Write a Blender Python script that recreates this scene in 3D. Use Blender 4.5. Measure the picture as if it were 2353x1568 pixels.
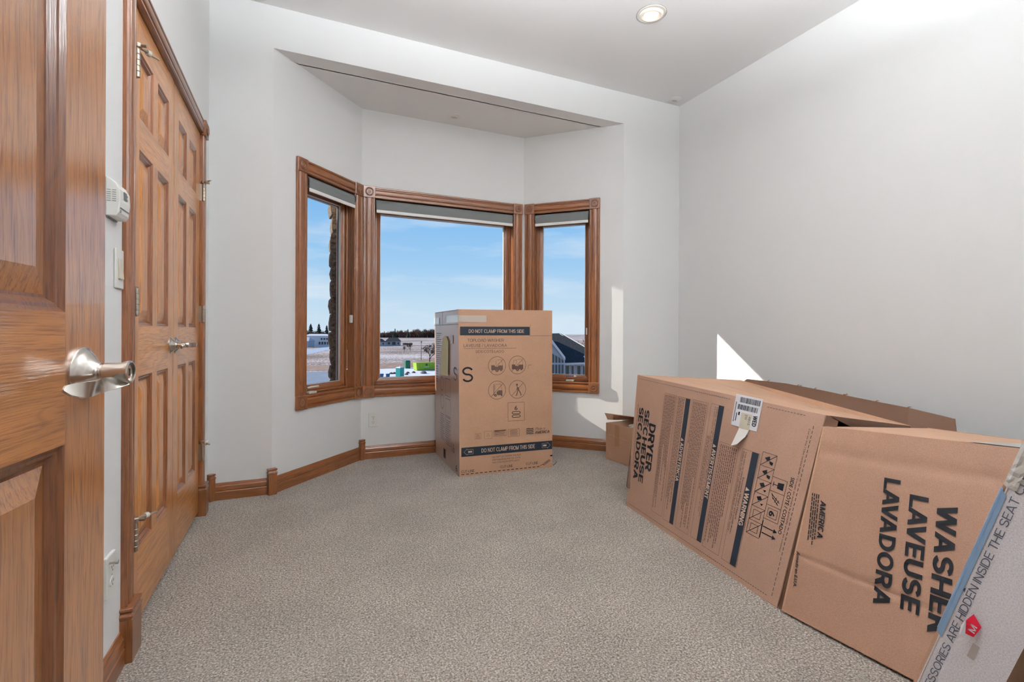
import bpy, bmesh, math, random
from math import sin, cos, pi, radians, hypot, atan2, sqrt
from mathutils import Vector, Matrix
random.seed(7)
D = bpy.data; S = bpy.context.scene; COL = S.collection
for o in list(D.objects): D.objects.remove(o)

# ------------------------------------------------------------------ camera
cam = D.cameras.new('camera'); camo = D.objects.new('camera', cam); COL.objects.link(camo)
cam.sensor_width = 36.0; cam.lens = 36.0 * 1113 / 2353; cam.shift_y = -20.4 / 2353; cam.clip_start = 0.02; cam.clip_end = 3000
YAW = 0.4153; ROLL = 0.0045
camo.matrix_world = Matrix.Translation((0, 0, 1.0)) @ Matrix.Rotation(-YAW, 4, 'Z') @ Matrix.Rotation(pi / 2, 4, 'X') @ Matrix.Rotation(ROLL, 4, 'Z')
S.camera = camo
# ------------------------------------------------------------------ colour management
S.view_settings.view_transform = 'Standard'; S.view_settings.look = 'None'
S.view_settings.gamma = 1; S.view_settings.exposure = 0.0; S.view_settings.use_curve_mapping = False
# ------------------------------------------------------------------ sky
w = D.worlds.new('sky'); S.world = w; w.use_nodes = True
wn = w.node_tree.nodes; wl = w.node_tree.links; wn.clear()
wo = wn.new('ShaderNodeOutputWorld'); wb = wn.new('ShaderNodeBackground'); wb.inputs[1].default_value = 1.0
tc = wn.new('ShaderNodeTexCoord'); sx = wn.new('ShaderNodeSeparateXYZ'); wl.new(tc.outputs['Generated'], sx.inputs[0])
rp = wn.new('ShaderNodeValToRGB'); wl.new(sx.outputs['Z'], rp.inputs[0])
e = rp.color_ramp.elements
e[0].position = 0.0; e[0].color = (0.66, 0.80, 0.93, 1); e[1].position = 1.0; e[1].color = (0.10, 0.27, 0.72, 1)
for p, c in ((0.06, (0.56, 0.75, 0.92)), (0.14, (0.37, 0.63, 0.92)), (0.25, (0.235, 0.52, 0.90)), (0.5, (0.16, 0.38, 0.82))):
    k = rp.color_ramp.elements.new(p); k.color = (*c, 1)
mpp = wn.new('ShaderNodeMapping'); mpp.inputs['Scale'].default_value = (1.5, 1.5, 9.0); wl.new(tc.outputs['Generated'], mpp.inputs[0])
nz = wn.new('ShaderNodeTexNoise'); nz.inputs['Scale'].default_value = 2.2; nz.inputs['Detail'].default_value = 7; nz.inputs['Roughness'].default_value = 0.55
wl.new(mpp.outputs[0], nz.inputs['Vector'])
cr = wn.new('ShaderNodeValToRGB'); cr.color_ramp.elements[0].position = 0.50; cr.color_ramp.elements[0].color = (0, 0, 0, 1)
cr.color_ramp.elements[1].position = 0.80; cr.color_ramp.elements[1].color = (0.75, 0.75, 0.75, 1); wl.new(nz.outputs[0], cr.inputs[0])
mx = wn.new('ShaderNodeMixRGB'); mx.inputs[2].default_value = (0.84, 0.90, 0.96, 1)
wl.new(cr.outputs[0], mx.inputs[0]); wl.new(rp.outputs[0], mx.inputs[1]); wl.new(mx.outputs[0], wb.inputs[0]); wl.new(wb.outputs[0], wo.inputs[0])
# ------------------------------------------------------------------ sun
SUN_E = 8.5
sl = D.lights.new('sun', 'SUN'); sl.energy = SUN_E; sl.angle = radians(0.53); sl.color = (1.0, 0.92, 0.80)
so = D.objects.new('sun', sl); COL.objects.link(so)
so.rotation_euler = Vector((1.374, -1.0, -0.80)).to_track_quat('-Z', 'Y').to_euler()

LAMP = 385.0; LAMP_R = 85.0; HALL = 230.0; PEND = 14.0                # radiance of the fill lamps added to brighten the room (bowls, hall, pendant)

# ================================================================== helpers
class MB:
    def __init__(s): s.v = []; s.f = []; s.m = None
    def add(s, vs, fs):
        n = len(s.v); s.v += [Vector(a) for a in vs]; s.f += [tuple(i + n for i in f) for f in fs]; return s
    def box(s, x0, x1, y0, y1, z0, z1):
        vs = [(x, y, z) for z in (z0, z1) for y in (y0, y1) for x in (x0, x1)]
        return s.add(vs, [(0, 2, 3, 1), (4, 5, 7, 6), (0, 1, 5, 4), (2, 6, 7, 3), (0, 4, 6, 2), (1, 3, 7, 5)])
    def hexa(s, b, t):                       # b, t: four bottom and four top corners
        return s.add(list(b) + list(t), [(3, 2, 1, 0), (4, 5, 6, 7), (0, 1, 5, 4), (1, 2, 6, 5), (2, 3, 7, 6), (3, 0, 4, 7)])
    def ext(s, prof, ax, l0, l1, o=(0, 0, 0)):   # profile (p, y) extruded along ax 'x' or 'z'; p runs along the other
        n = len(prof); vs = []
        for l in (l0, l1):
            for p, y in prof:
                vs.append((o[0] + l, o[1] + y, o[2] + p) if ax == 'x' else (o[0] + p, o[1] + y, o[2] + l))
        fs = [(i, (i + 1) % n, n + (i + 1) % n, n + i) for i in range(n)] + [tuple(range(n))[::-1], tuple(range(n, 2 * n))]
        return s.add(vs, fs)
    def lathe(s, prof, M=Matrix(), n=32, cap=True):   # prof (r, z) about local z
        vs = []; k = len(prof)
        for i in range(n):
            a = 2 * pi * i / n
            for r, z in prof: vs.append(M @ Vector((r * cos(a), r * sin(a), z)))
        fs = []
        for i in range(n):
            j = (i + 1) % n
            for q in range(k - 1): fs.append((i * k + q, j * k + q, j * k + q + 1, i * k + q + 1))
        if cap:
            if prof[0][0] > 1e-6: fs.append(tuple(i * k for i in range(n))[::-1])
            if prof[-1][0] > 1e-6: fs.append(tuple(i * k + k - 1 for i in range(n)))
        return s.add(vs, fs)
    def tube(s, path, r, n=8, closed=False):
        path = [Vector(p) for p in path]; L = len(path); vs = []
        rs = r if isinstance(r, (list, tuple)) else [r] * L
        up = Vector((0, 0, 1))
        for i, p in enumerate(path):
            a = path[i - 1] if (i > 0 or closed) else p; b = path[(i + 1) % L] if (i < L - 1 or closed) else p
            t = (b - a).normalized(); q = t.cross(up)
            if q.length < 1e-3: q = t.cross(Vector((1, 0, 0)))
            q.normalize(); w_ = q.cross(t)
            for k in range(n):
                an = 2 * pi * k / n; vs.append(p + (q * cos(an) + w_ * sin(an)) * rs[i])
        fs = []
        for i in range(L if closed else L - 1):
            j = (i + 1) % L
            for k in range(n): fs.append((i * n + k, i * n + (k + 1) % n, j * n + (k + 1) % n, j * n + k))
        if not closed: fs += [tuple(range(n))[::-1], tuple(range((L - 1) * n, L * n))]
        return s.add(vs, fs)
    def ribbon(s, path, wv, t):              # flat strip: path, width vector, thickness vector list
        vs = []; L = len(path)
        for p, a, b in zip(path, wv, t):
            p = Vector(p); a = Vector(a); b = Vector(b)
            vs += [p - a - b, p + a - b, p + a + b, p - a + b]
        fs = [(i * 4 + k, i * 4 + (k + 1) % 4, i * 4 + 4 + (k + 1) % 4, i * 4 + 4 + k) for i in range(L - 1) for k in range(4)]
        fs += [(3, 2, 1, 0), tuple((L - 1) * 4 + k for k in range(4))]
        return s.add(vs, fs)
    def tr(s, M):
        s.v = [M @ a for a in s.v]; return s
    def build(s, name, mat, parent=None, smooth=False, bev=0, world=False, recalc=True, seg=1):
        if world and parent is not None:
            r = parent
            while r.parent: r = r.parent
            Mi = r.matrix_basis.inverted(); vs = [Mi @ a for a in s.v]
        else: vs = s.v
        me = D.meshes.new(name); me.from_pydata([tuple(a) for a in vs], [], s.f); me.update()
        if recalc:
            bm = bmesh.new(); bm.from_mesh(me); bmesh.ops.recalc_face_normals(bm, faces=bm.faces); bm.to_mesh(me); bm.free()
        if smooth:
            me.shade_smooth(); me.set_sharp_from_angle(angle=radians(35))
        me.materials.append(mat)
        o = D.objects.new(name, me); COL.objects.link(o)
        if parent: o.parent = parent
        if bev:
            b = o.modifiers.new('bevel', 'BEVEL'); b.width = bev; b.segments = seg; b.limit_method = 'ANGLE'
        return o

def root(name, loc=(0, 0, 0), rz=0, label=None, cat=None, group=None, kind=None):
    o = D.objects.new(name, None); COL.objects.link(o); o.location = loc; o.rotation_euler = (0, 0, rz); o.empty_display_size = 0.1
    return tag(o, label, cat, group, kind)
def tag(o, label=None, cat=None, group=None, kind=None):
    if label: o['label'] = label
    if cat: o['category'] = cat
    if group: o['group'] = group
    if kind: o['kind'] = kind
    return o
def copy_tree(o, parent=None):
    c = o.copy(); COL.objects.link(c); c.parent = parent
    for ch in o.children: copy_tree(ch, c)
    return c

# ================================================================== materials
def nodes(name):
    m = D.materials.new(name); m.use_nodes = True; nt = m.node_tree; b = nt.nodes['Principled BSDF']; return m, nt, b
def N(nt, t, **k):
    n = nt.nodes.new(t)
    for a, v in k.items(): n.inputs[a.replace('_', ' ')].default_value = v
    return n
def ramp(nt, src, stops):
    r = nt.nodes.new('ShaderNodeValToRGB'); el = r.color_ramp.elements
    el[0].position = stops[0][0]; el[0].color = (*stops[0][1], 1); el[1].position = stops[-1][0]; el[1].color = (*stops[-1][1], 1)
    for p, c in stops[1:-1]: q = el.new(p); q.color = (*c, 1)
    nt.links.new(src, r.inputs[0]); return r
def bump(nt, b, src, strength, dist=0.002):
    n = nt.nodes.new('ShaderNodeBump'); n.inputs['Strength'].default_value = strength; n.inputs['Distance'].default_value = dist
    nt.links.new(src, n.inputs['Height']); nt.links.new(n.outputs[0], b.inputs['Normal']); return n
def plain(name, col, rough=0.5, metal=0, spec=0.5, coat=0, noise=0, nscale=40, emis=None, estr=0):
    m, nt, b = nodes(name)
    b.inputs['Base Color'].default_value = (*col, 1); b.inputs['Roughness'].default_value = rough
    b.inputs['Metallic'].default_value = metal; b.inputs['Specular IOR Level'].default_value = spec; b.inputs['Coat Weight'].default_value = coat
    if noise:
        t = nt.nodes.new('ShaderNodeTexCoord'); n = N(nt, 'ShaderNodeTexNoise', Scale=nscale, Detail=4.0)
        nt.links.new(t.outputs['Object'], n.inputs['Vector'])
        r = ramp(nt, n.outputs[0], [(0.3, tuple(max(0, c * (1 - noise)) for c in col)), (0.7, tuple(min(1, c * (1 + noise)) for c in col))])
        nt.links.new(r.outputs[0], b.inputs['Base Color'])
    if emis: b.inputs['Emission Color'].default_value = (*emis, 1); b.inputs['Emission Strength'].default_value = estr
    return m
def wood(name, base, dark, axis, rough=0.28, coat=0.35, pores=150, bs=0.25, cath=1.0, off=0.0, coat_rough=0.10, cior=1.6):
    m, nt, b = nodes(name)
    t = nt.nodes.new('ShaderNodeTexCoord')
    def mapped(cross, along):
        mp = nt.nodes.new('ShaderNodeMapping'); sc = [cross] * 3; sc['xyz'.index(axis)] = along
        mp.inputs['Scale'].default_value = sc; mp.inputs['Location'].default_value = (off, off * 1.7, off * 0.6)
        nt.links.new(t.outputs['Object'], mp.inputs[0]); return mp.outputs[0]
    n1 = N(nt, 'ShaderNodeTexNoise', Scale=1.0, Detail=2.0, Roughness=0.5); nt.links.new(mapped(9, 0.9), n1.inputs['Vector'])
    mul = nt.nodes.new('ShaderNodeMath'); mul.operation = 'MULTIPLY'; mul.inputs[1].default_value = 9.0 * cath; nt.links.new(n1.outputs[0], mul.inputs[0])
    fr = nt.nodes.new('ShaderNodeMath'); fr.operation = 'PINGPONG'; fr.inputs[1].default_value = 0.5; nt.links.new(mul.outputs[0], fr.inputs[0])
    n2 = N(nt, 'ShaderNodeTexNoise', Scale=1.0, Detail=3.0, Roughness=0.65); nt.links.new(mapped(pores * 2.2, pores / 14), n2.inputs['Vector'])
    n3 = N(nt, 'ShaderNodeTexNoise', Scale=1.0, Detail=2.0); nt.links.new(mapped(2.5, 1.0), n3.inputs['Vector'])
    mid = tuple((a * 0.7 + c * 0.3) for a, c in zip(base, dark))
    r1 = ramp(nt, fr.outputs[0], [(0.0, mid), (0.2, base), (0.42, tuple(x * 1.08 for x in base)), (0.5, mid)])
    r2 = ramp(nt, n2.outputs[0], [(0.34, (0.42, 0.34, 0.28)), (0.5, (1, 1, 1))])
    m1 = nt.nodes.new('ShaderNodeMixRGB'); m1.blend_type = 'MULTIPLY'; m1.inputs[0].default_value = 0.8
    nt.links.new(r1.outputs[0], m1.inputs[1]); nt.links.new(r2.outputs[0], m1.inputs[2])
    r3 = ramp(nt, n3.outputs[0], [(0.3, (0.84, 0.82, 0.80)), (0.7, (1.1, 1.08, 1.06))])
    m2 = nt.nodes.new('ShaderNodeMixRGB'); m2.blend_type = 'MULTIPLY'; m2.inputs[0].default_value = 1.0
    nt.links.new(m1.outputs[0], m2.inputs[1]); nt.links.new(r3.outputs[0], m2.inputs[2]); nt.links.new(m2.outputs[0], b.inputs['Base Color'])
    b.inputs['Roughness'].default_value = rough; b.inputs['Coat Weight'].default_value = coat; b.inputs['Coat Roughness'].default_value = coat_rough; b.inputs['Coat IOR'].default_value = cior
    bn = bump(nt, b, n2.outputs[0], bs, 0.0015); nt.links.new(bn.outputs[0], b.inputs['Coat Normal'])
    return m
OAK = (0.60, 0.255, 0.068); OAKD = (0.15, 0.048, 0.013)
TRM = (0.225, 0.080, 0.026); TRMD = (0.075, 0.022, 0.007)
M = {}
for ax in 'xz':
    M['oak_' + ax] = wood('oak_door_' + ax, OAK, OAKD, ax, coat=0.4, coat_rough=0.10, cior=1.5)
    M['trim_' + ax] = wood('oak_trim_' + ax, TRM, TRMD, ax, off=3.1)
    M['entry_' + ax] = wood('oak_entry_' + ax, (0.40, 0.160, 0.045), OAKD, ax, rough=0.3, coat=1.0, pores=170, bs=0.30, off=1.3, coat_rough=0.06, cath=1.3, cior=2.6)
M['mould'] = wood('oak_moulding_shaded', (0.20, 0.068, 0.020), (0.09, 0.026, 0.007), 'z', off=2.2, coat=0.5)  # shade on the closet panel mouldings put into a darker oak colour
M['mould_e'] = wood('entry_moulding_shaded', (0.135, 0.045, 0.014), (0.05, 0.015, 0.005), 'z', off=5.2, coat=0.6)  # same for the entry door: moulding shade painted into the colour
def wallmat(name, col, bs=0.12):
    m, nt, b = nodes(name); t = nt.nodes.new('ShaderNodeTexCoord')
    n = N(nt, 'ShaderNodeTexNoise', Scale=170.0, Detail=3.0, Roughness=0.6); nt.links.new(t.outputs['Object'], n.inputs['Vector'])
    b.inputs['Base Color'].default_value = (*col, 1); b.inputs['Roughness'].default_value = 0.6; b.inputs['Specular IOR Level'].default_value = 0.3
    bump(nt, b, n.outputs[0], bs, 0.002); return m
M['wall'] = wallmat('wall_paint', (0.80, 0.805, 0.80)); M['ceil'] = wallmat('ceiling_paint', (0.88, 0.88, 0.875), 0.2)
# carpet
m, nt, b = nodes('carpet'); t = nt.nodes.new('ShaderNodeTexCoord')
v1 = N(nt, 'ShaderNodeTexVoronoi', Scale=190.0, Randomness=1.0); nt.links.new(t.outputs['Object'], v1.inputs['Vector'])
n1 = N(nt, 'ShaderNodeTexNoise', Scale=150.0, Detail=4.0, Roughness=0.75); nt.links.new(t.outputs['Object'], n1.inputs['Vector'])
n2 = N(nt, 'ShaderNodeTexNoise', Scale=3.0, Detail=3.0); nt.links.new(t.outputs['Object'], n2.inputs['Vector'])
r1 = ramp(nt, n1.outputs[0], [(0.34, (0.12, 0.095, 0.075)), (0.46, (0.36, 0.305, 0.255)), (0.54, (0.56, 0.49, 0.43)), (0.66, (0.90, 0.83, 0.76))])
r2 = ramp(nt, n2.outputs[0], [(0.35, (0.9, 0.9, 0.9)), (0.65, (1.06, 1.06, 1.06))])
mm = nt.nodes.new('ShaderNodeMixRGB'); mm.blend_type = 'MULTIPLY'; mm.inputs[0].default_value = 1
nt.links.new(r1.outputs[0], mm.inputs[1]); nt.links.new(r2.outputs[0], mm.inputs[2])
r3 = ramp(nt, v1.outputs['Distance'], [(0.0, (1.1, 1.1, 1.1)), (0.75, (0.55, 0.54, 0.52))])
mm2 = nt.nodes.new('ShaderNodeMixRGB'); mm2.blend_type = 'MULTIPLY'; mm2.inputs[0].default_value = 1
nt.links.new(mm.outputs[0], mm2.inputs[1]); nt.links.new(r3.outputs[0], mm2.inputs[2]); nt.links.new(mm2.outputs[0], b.inputs['Base Color'])
b.inputs['Roughness'].default_value = 1; b.inputs['Specular IOR Level'].default_value = 0.1; b.inputs['Sheen Weight'].default_value = 0.15
add = nt.nodes.new('ShaderNodeMath'); add.operation = 'SUBTRACT'; nt.links.new(n1.outputs[0], add.inputs[0]); nt.links.new(v1.outputs['Distance'], add.inputs[1])
bump(nt, b, add.outputs[0], 0.8, 0.006); M['carpet'] = m
def card(name, col, gloss=0.55, fl=True, spec=0.35):
    m, nt, b = nodes(name); t = nt.nodes.new('ShaderNodeTexCoord')
    n1 = N(nt, 'ShaderNodeTexNoise', Scale=4.0, Detail=5.0, Roughness=0.6); nt.links.new(t.outputs['Object'], n1.inputs['Vector'])
    n2 = N(nt, 'ShaderNodeTexNoise', Scale=420.0, Detail=2.0); nt.links.new(t.outputs['Object'], n2.inputs['Vector'])
    r1 = ramp(nt, n1.outputs[0], [(0.3, tuple(c * 0.92 for c in col)), (0.7, tuple(c * 1.07 for c in col))])
    r2 = ramp(nt, n2.outputs[0], [(0.35, (0.86, 0.85, 0.84)), (0.65, (1.1, 1.1, 1.1))])
    mm = nt.nodes.new('ShaderNodeMixRGB'); mm.blend_type = 'MULTIPLY'; mm.inputs[0].default_value = 1
    nt.links.new(r1.outputs[0], mm.inputs[1]); nt.links.new(r2.outputs[0], mm.inputs[2]); nt.links.new(mm.outputs[0], b.inputs['Base Color'])
    b.inputs['Roughness'].default_value = gloss; b.inputs['Specular IOR Level'].default_value = spec
    bump(nt, b, n1.outputs[0], 0.35, 0.006); return m
M['card'] = card('cardboard', (0.45, 0.262, 0.165)); M['card_pink'] = card('cardboard_rosy', (0.385, 0.232, 0.165))
M['card_w2'] = card('cardboard_washer', (0.36, 0.205, 0.135)); M['card_edge'] = card('cardboard_raw_edge', (0.33, 0.19, 0.11)); M['card_shaded'] = card('cardboard_in_shade', (0.095, 0.042, 0.020))  # last one: shade on the box flaps put into a darker cardboard colour
M['card_white'] = card('white_cardboard', (0.90, 0.89, 0.93), 0.45); M['card_gloss'] = card('cardboard_glossy_side', (0.45, 0.30, 0.22), 0.30, spec=1.0); M['card_gloss'].node_tree.nodes['Principled BSDF'].inputs['Coat Weight'].default_value = 0.6; M['card_gloss'].node_tree.nodes['Principled BSDF'].inputs['Coat Roughness'].default_value = 0.25
M['ink'] = plain('black_print', (0.010, 0.011, 0.014), 0.6, spec=0.2); M['ink_navy'] = plain('dark_bluish_print', (0.014, 0.020, 0.030), 0.55, spec=0.25)
M['ink_grey'] = plain('grey_print', (0.10, 0.11, 0.15), 0.6); M['ink_tan'] = plain('tan_print', (0.50, 0.36, 0.27), 0.6)
M['ink_brown'] = plain('brown_print', (0.10, 0.05, 0.035), 0.6)
M['label'] = plain('label_paper', (0.78, 0.77, 0.80), 0.4); M['yellow'] = plain('yellow_paper', (0.72, 0.67, 0.36), 0.6)
M['tape'] = plain('clear_tape', (0.50, 0.42, 0.36), 0.18, coat=0.6); M['tape_w'] = plain('whitish_tape', (0.72, 0.69, 0.64), 0.15, coat=1.0)
M['tape_b'] = plain('blue_tape', (0.27, 0.42, 0.62), 0.4); M['red'] = plain('red_sticker', (0.65, 0.01, 0.04), 0.3, coat=0.4)
M['nickel'] = plain('satin_nickel', (0.66, 0.62, 0.57), 0.22, metal=1); M['hinge'] = plain('aged_nickel', (0.44, 0.38, 0.31), 0.38, metal=1)
M['white_pl'] = plain('white_plastic', (0.78, 0.77, 0.73), 0.4); M['beige_pl'] = plain('beige_plastic', (0.62, 0.57, 0.46), 0.4)
M['grey_pl'] = plain('grey_plastic', (0.30, 0.29, 0.27), 0.5); M['dark'] = plain('dark_plastic', (0.02, 0.02, 0.02), 0.5)
M['lcd'] = plain('lcd_screen', (0.10, 0.12, 0.12), 0.2); M['shade'] = plain('grey_shade_fabric', (0.155, 0.165, 0.165), 0.8, noise=0.15, nscale=300)
M['alu'] = plain('white_hem_bar', (0.85, 0.84, 0.81), 0.3); M['spacer'] = plain('window_spacer', (0.55, 0.55, 0.55), 0.4)
M['rubber'] = plain('rubber_tip', (0.55, 0.52, 0.47), 0.6)
m, nt, b = nodes('window_glass'); tb = nt.nodes.new('ShaderNodeBsdfTransparent'); gb = nt.nodes.new('ShaderNodeBsdfGlossy'); gb.inputs['Roughness'].default_value = 0.0
lw_ = nt.nodes.new('ShaderNodeLayerWeight'); pw = nt.nodes.new('ShaderNodeMath'); pw.operation = 'POWER'; pw.inputs[1].default_value = 4.0
nt.links.new(lw_.outputs['Facing'], pw.inputs[0]); fr = nt.nodes.new('ShaderNodeMath'); fr.operation = 'MULTIPLY_ADD'; fr.inputs[1].default_value = 0.5; fr.inputs[2].default_value = 0.001
nt.links.new(pw.outputs[0], fr.inputs[0]); ms = nt.nodes.new('ShaderNodeMixShader'); tb.inputs[0].default_value = (0.97, 0.98, 0.98, 1)
nt.links.new(fr.outputs[0], ms.inputs[0]); nt.links.new(tb.outputs[0], ms.inputs[1]); nt.links.new(gb.outputs[0], ms.inputs[2])
nt.links.new(ms.outputs[0], nt.nodes['Material Output'].inputs[0]); M['glass'] = m
# outdoors
M['stone'] = plain('rough_brown_stone', (0.15, 0.10, 0.066), 0.9, noise=0.75, nscale=55)
M['mortar'] = plain('stone_mortar', (0.10, 0.08, 0.065), 0.9); M['snow'] = plain('snow', (0.56, 0.57, 0.60), 0.8)
m, nt, b = nodes('snowy_field'); t = nt.nodes.new('ShaderNodeTexCoord')
mp = nt.nodes.new('ShaderNodeMapping'); mp.inputs['Scale'].default_value = (1, 0.35, 1); nt.links.new(t.outputs['Object'], mp.inputs[0])
n1 = N(nt, 'ShaderNodeTexNoise', Scale=1.6, Detail=5.0, Roughness=0.8); nt.links.new(mp.outputs[0], n1.inputs['Vector'])
n2 = N(nt, 'ShaderNodeTexNoise', Scale=0.03, Detail=3.0); nt.links.new(t.outputs['Object'], n2.inputs['Vector'])
sb = nt.nodes.new('ShaderNodeMath'); sb.operation = 'MULTIPLY_ADD'; sb.inputs[1].default_value = 0.45; nt.links.new(n2.outputs[0], sb.inputs[0]); nt.links.new(n1.outputs[0], sb.inputs[2])
r1 = ramp(nt, sb.outputs[0], [(0.66, (0.13, 0.085, 0.065)), (0.74, (0.34, 0.27, 0.25)), (0.84, (0.52, 0.475, 0.47))])
nt.links.new(r1.outputs[0], b.inputs['Base Color']); b.inputs['Roughness'].default_value = 0.9; M['field'] = m
M['dirt'] = plain('brown_dirt_road', (0.24, 0.155, 0.115), 0.95, noise=0.35, nscale=0.6); M['asphalt'] = plain('bluish_asphalt', (0.17, 0.20, 0.25), 0.8, noise=0.12, nscale=0.5)
M['shadow_snow'] = plain('shadowed_snow', (0.30, 0.35, 0.44), 0.8, noise=0.1, nscale=0.3)  # snow strip with its blue shadow put into the colour
M['lime'] = plain('lime_green_paint', (0.27, 0.43, 0.015), 0.5, noise=0.1, nscale=3); M['teal'] = plain('teal_plastic', (0.01, 0.27, 0.25), 0.4)
M['dgreen'] = plain('dark_green_plastic', (0.01, 0.13, 0.08), 0.5); M['blue'] = plain('blue_plastic', (0.03, 0.10, 0.26), 0.5); M['steel_d'] = plain('dull_steel', (0.16, 0.15, 0.13), 0.6)
M['shingle'] = plain('dark_shingles', (0.018, 0.022, 0.026), 0.9, noise=0.6, nscale=9); M['siding'] = plain('pale_siding', (0.40, 0.41, 0.46), 0.7, noise=0.06, nscale=3)
M['siding_g'] = plain('grey_siding', (0.34, 0.36, 0.38), 0.7); M['house_trim'] = plain('white_house_trim', (0.60, 0.59, 0.60), 0.6); M['pane_d'] = plain('dark_window_pane', (0.03, 0.035, 0.045), 0.1)
M['bark'] = plain('bare_bark', (0.10, 0.07, 0.055), 0.9, noise=0.3, nscale=2); M['bark_r'] = plain('reddish_twigs', (0.19, 0.10, 0.07), 0.9, noise=0.35, nscale=1)
M['fir'] = plain('dark_evergreen', (0.028, 0.04, 0.028), 0.95, noise=0.4, nscale=1); M['leaf'] = plain('dry_brown_leaves', (0.36, 0.17, 0.09), 0.9, noise=0.35, nscale=1.5)
M['lamp_warm'] = plain('warm_lamp', (1, 0.9, 0.75), 0.4, emis=(1.0, 0.80, 0.52), estr=1.5)
M['globe'] = plain('fill_light_main', (1, 1, 1), 0.4, emis=(0.93, 0.965, 1.0), estr=LAMP)  # glow of the unseen lamps added for fill, here and below
M['globe_hall'] = plain('fill_light_hall', (1, 1, 1), 0.4, emis=(0.93, 0.965, 1.0), estr=HALL)
M['globe_r'] = plain('fill_light_right', (1, 1, 1), 0.4, emis=(0.93, 0.965, 1.0), estr=LAMP_R)
M['opal'] = plain('fill_light_pendant', (1, 1, 1), 0.4, emis=(0.93, 0.965, 1.0), estr=PEND)

# ================================================================== room shell
XL, XR, YB, YBAY, ZC, ZH, YR = -0.485, 3.07, 3.32, 3.938, 3.0, 2.742, 0.05
XO0, XO1, XB0, XB1 = -0.1465, 2.475, 0.449, 1.845
WZ0, WZ1 = 0.574, 2.050            # window openings inside the casing
T = 0.14
def struct(name, mb, mat, parent=None, **k):
    o = mb.build(name, mat, parent, **k)
    if parent is None: o['kind'] = 'structure'
    return o
fl = MB(); fl.v = [Vector(p) for p in ((XL - 0.1, -2.2, 0), (XR + 0.1, -2.2, 0), (XR + 0.1, YB + 0.05, 0), (XO1 + 0.02, YB + 0.05, 0), (XB1 + 0.02, YBAY + 0.05, 0), (XB0 - 0.02, YBAY + 0.05, 0), (XO0 - 0.02, YB + 0.05, 0), (XL - 0.1, YB + 0.05, 0))]
nv = len(fl.v); fl.v += [p - Vector((0, 0, 0.12)) for p in fl.v]
fl.f = [tuple(range(nv)), tuple(range(nv, 2 * nv))[::-1]] + [(i, (i + 1) % nv, nv + (i + 1) % nv, nv + i) for i in range(nv)]
struct('floor', fl, M['carpet'])
struct('ceiling', MB().box(XL - 0.15, XR + 0.15, -2.2, YB + 0.14, ZC, ZC + 0.1), M['ceil'])
cb = MB(); pp = [(XO0 - 0.12, YB + 0.13), (XO1 + 0.12, YB + 0.13), (XB1 + 0.08, YBAY + 0.14), (XB0 - 0.08, YBAY + 0.14)]
cb.hexa([(x, y, ZH) for x, y in pp], [(x, y, ZH + 0.12) for x, y in pp])
pp2 = [(XO0, YB + 0.001), (XO1, YB + 0.001), (XO1 + 0.10, YB + 0.14), (XO0 - 0.10, YB + 0.14)]
cb.hexa([(x, y, ZH) for x, y in pp2], [(x, y, ZH + 0.10) for x, y in pp2])
struct('ceiling_bay', cb, M['ceil'])
# left wall (solid behind the closet doors: the closet itself is not seen)
struct('wall_left', MB().box(XL - T, XL, -2.2, 1.86, 0, ZC).box(XL - T, XL, 3.075, YB + T, 0, ZC).box(XL - T, XL, 1.86, 3.075, 2.075, ZC).box(XL - 0.7, XL - 0.6, 1.7, 3.3, 0, 2.2).box(XL - 0.6, XL - T, 1.74, 1.86, 0, 2.2).box(XL - 0.6, XL - T, 3.075, 3.2, 0, 2.2).box(XL - 0.6, XL - T, 1.86, 3.075, 2.075, 2.2), M['wall'])
struct('wall_right', MB().box(XR, XR + T, -2.2, YB + T, 0, ZC), M['wall'])
struct('wall_back', MB().box(XL - T, XO0, YB, YB + 0.13, 0, ZC).box(XO1, XR + T, YB, YB + 0.13, 0, ZC).box(XO0, XO1, YB, YB + 0.13, ZH + 0.001, ZC), M['wall'])
struct('wall_rear', MB().box(XL - T, -0.372, -0.08, YR, 0, ZC).box(0.50, XR + T, -0.08, YR, 0, ZC).box(-0.372, 0.50, -0.08, YR, 2.08, ZC), M['wall'])
struct('wall_hall', MB().box(XL - T, XR + T, -2.3, -2.2, 0, ZC), M['wall'])

class Frame:                                # wall frame: x along, y away from the room, z up
    def __init__(s, P, Q): s.P = P; s.Q = Q; s.L = hypot(Q[0] - P[0], Q[1] - P[1]); s.a = atan2(Q[1] - P[1], Q[0] - P[0])
    def mat(s): return Matrix.Translation((s.P[0], s.P[1], 0)) @ Matrix.Rotation(s.a, 4, 'Z')
FL = Frame((XO0, YB), (XB0, YBAY)); FC = Frame((XB0, YBAY), (XB1, YBAY)); FR = Frame((XB1, YBAY), (XO1, YB))
def holed_wall(name, F, s0, s1, z0, z1, m0, m1):
    mb = MB(); L = F.L; k = T
    def blk(a, b, za, zb, ea, eb):
        mb.hexa([(a, 0, za), (b, 0, za), (b + eb, k, za), (a - ea, k, za)], [(a, 0, zb), (b, 0, zb), (b + eb, k, zb), (a - ea, k, zb)])
    blk(0, s0, 0, ZH, m0, 0); blk(s1, L, 0, ZH, 0, m1); blk(s0, s1, 0, z0, 0, 0); blk(s0, s1, z1, ZH, 0, 0)
    mb.tr(F.mat()); return struct(name, mb, M['wall'])
holed_wall('wall_bay_left', FL, 0.263, 0.771, WZ0 - 0.01, WZ1 + 0.01, -0.06, 0.057)
holed_wall('wall_bay_center', FC, 0.094, FC.L - 0.094, WZ0 - 0.01, WZ1 + 0.01, 0.057, 0.057)
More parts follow.
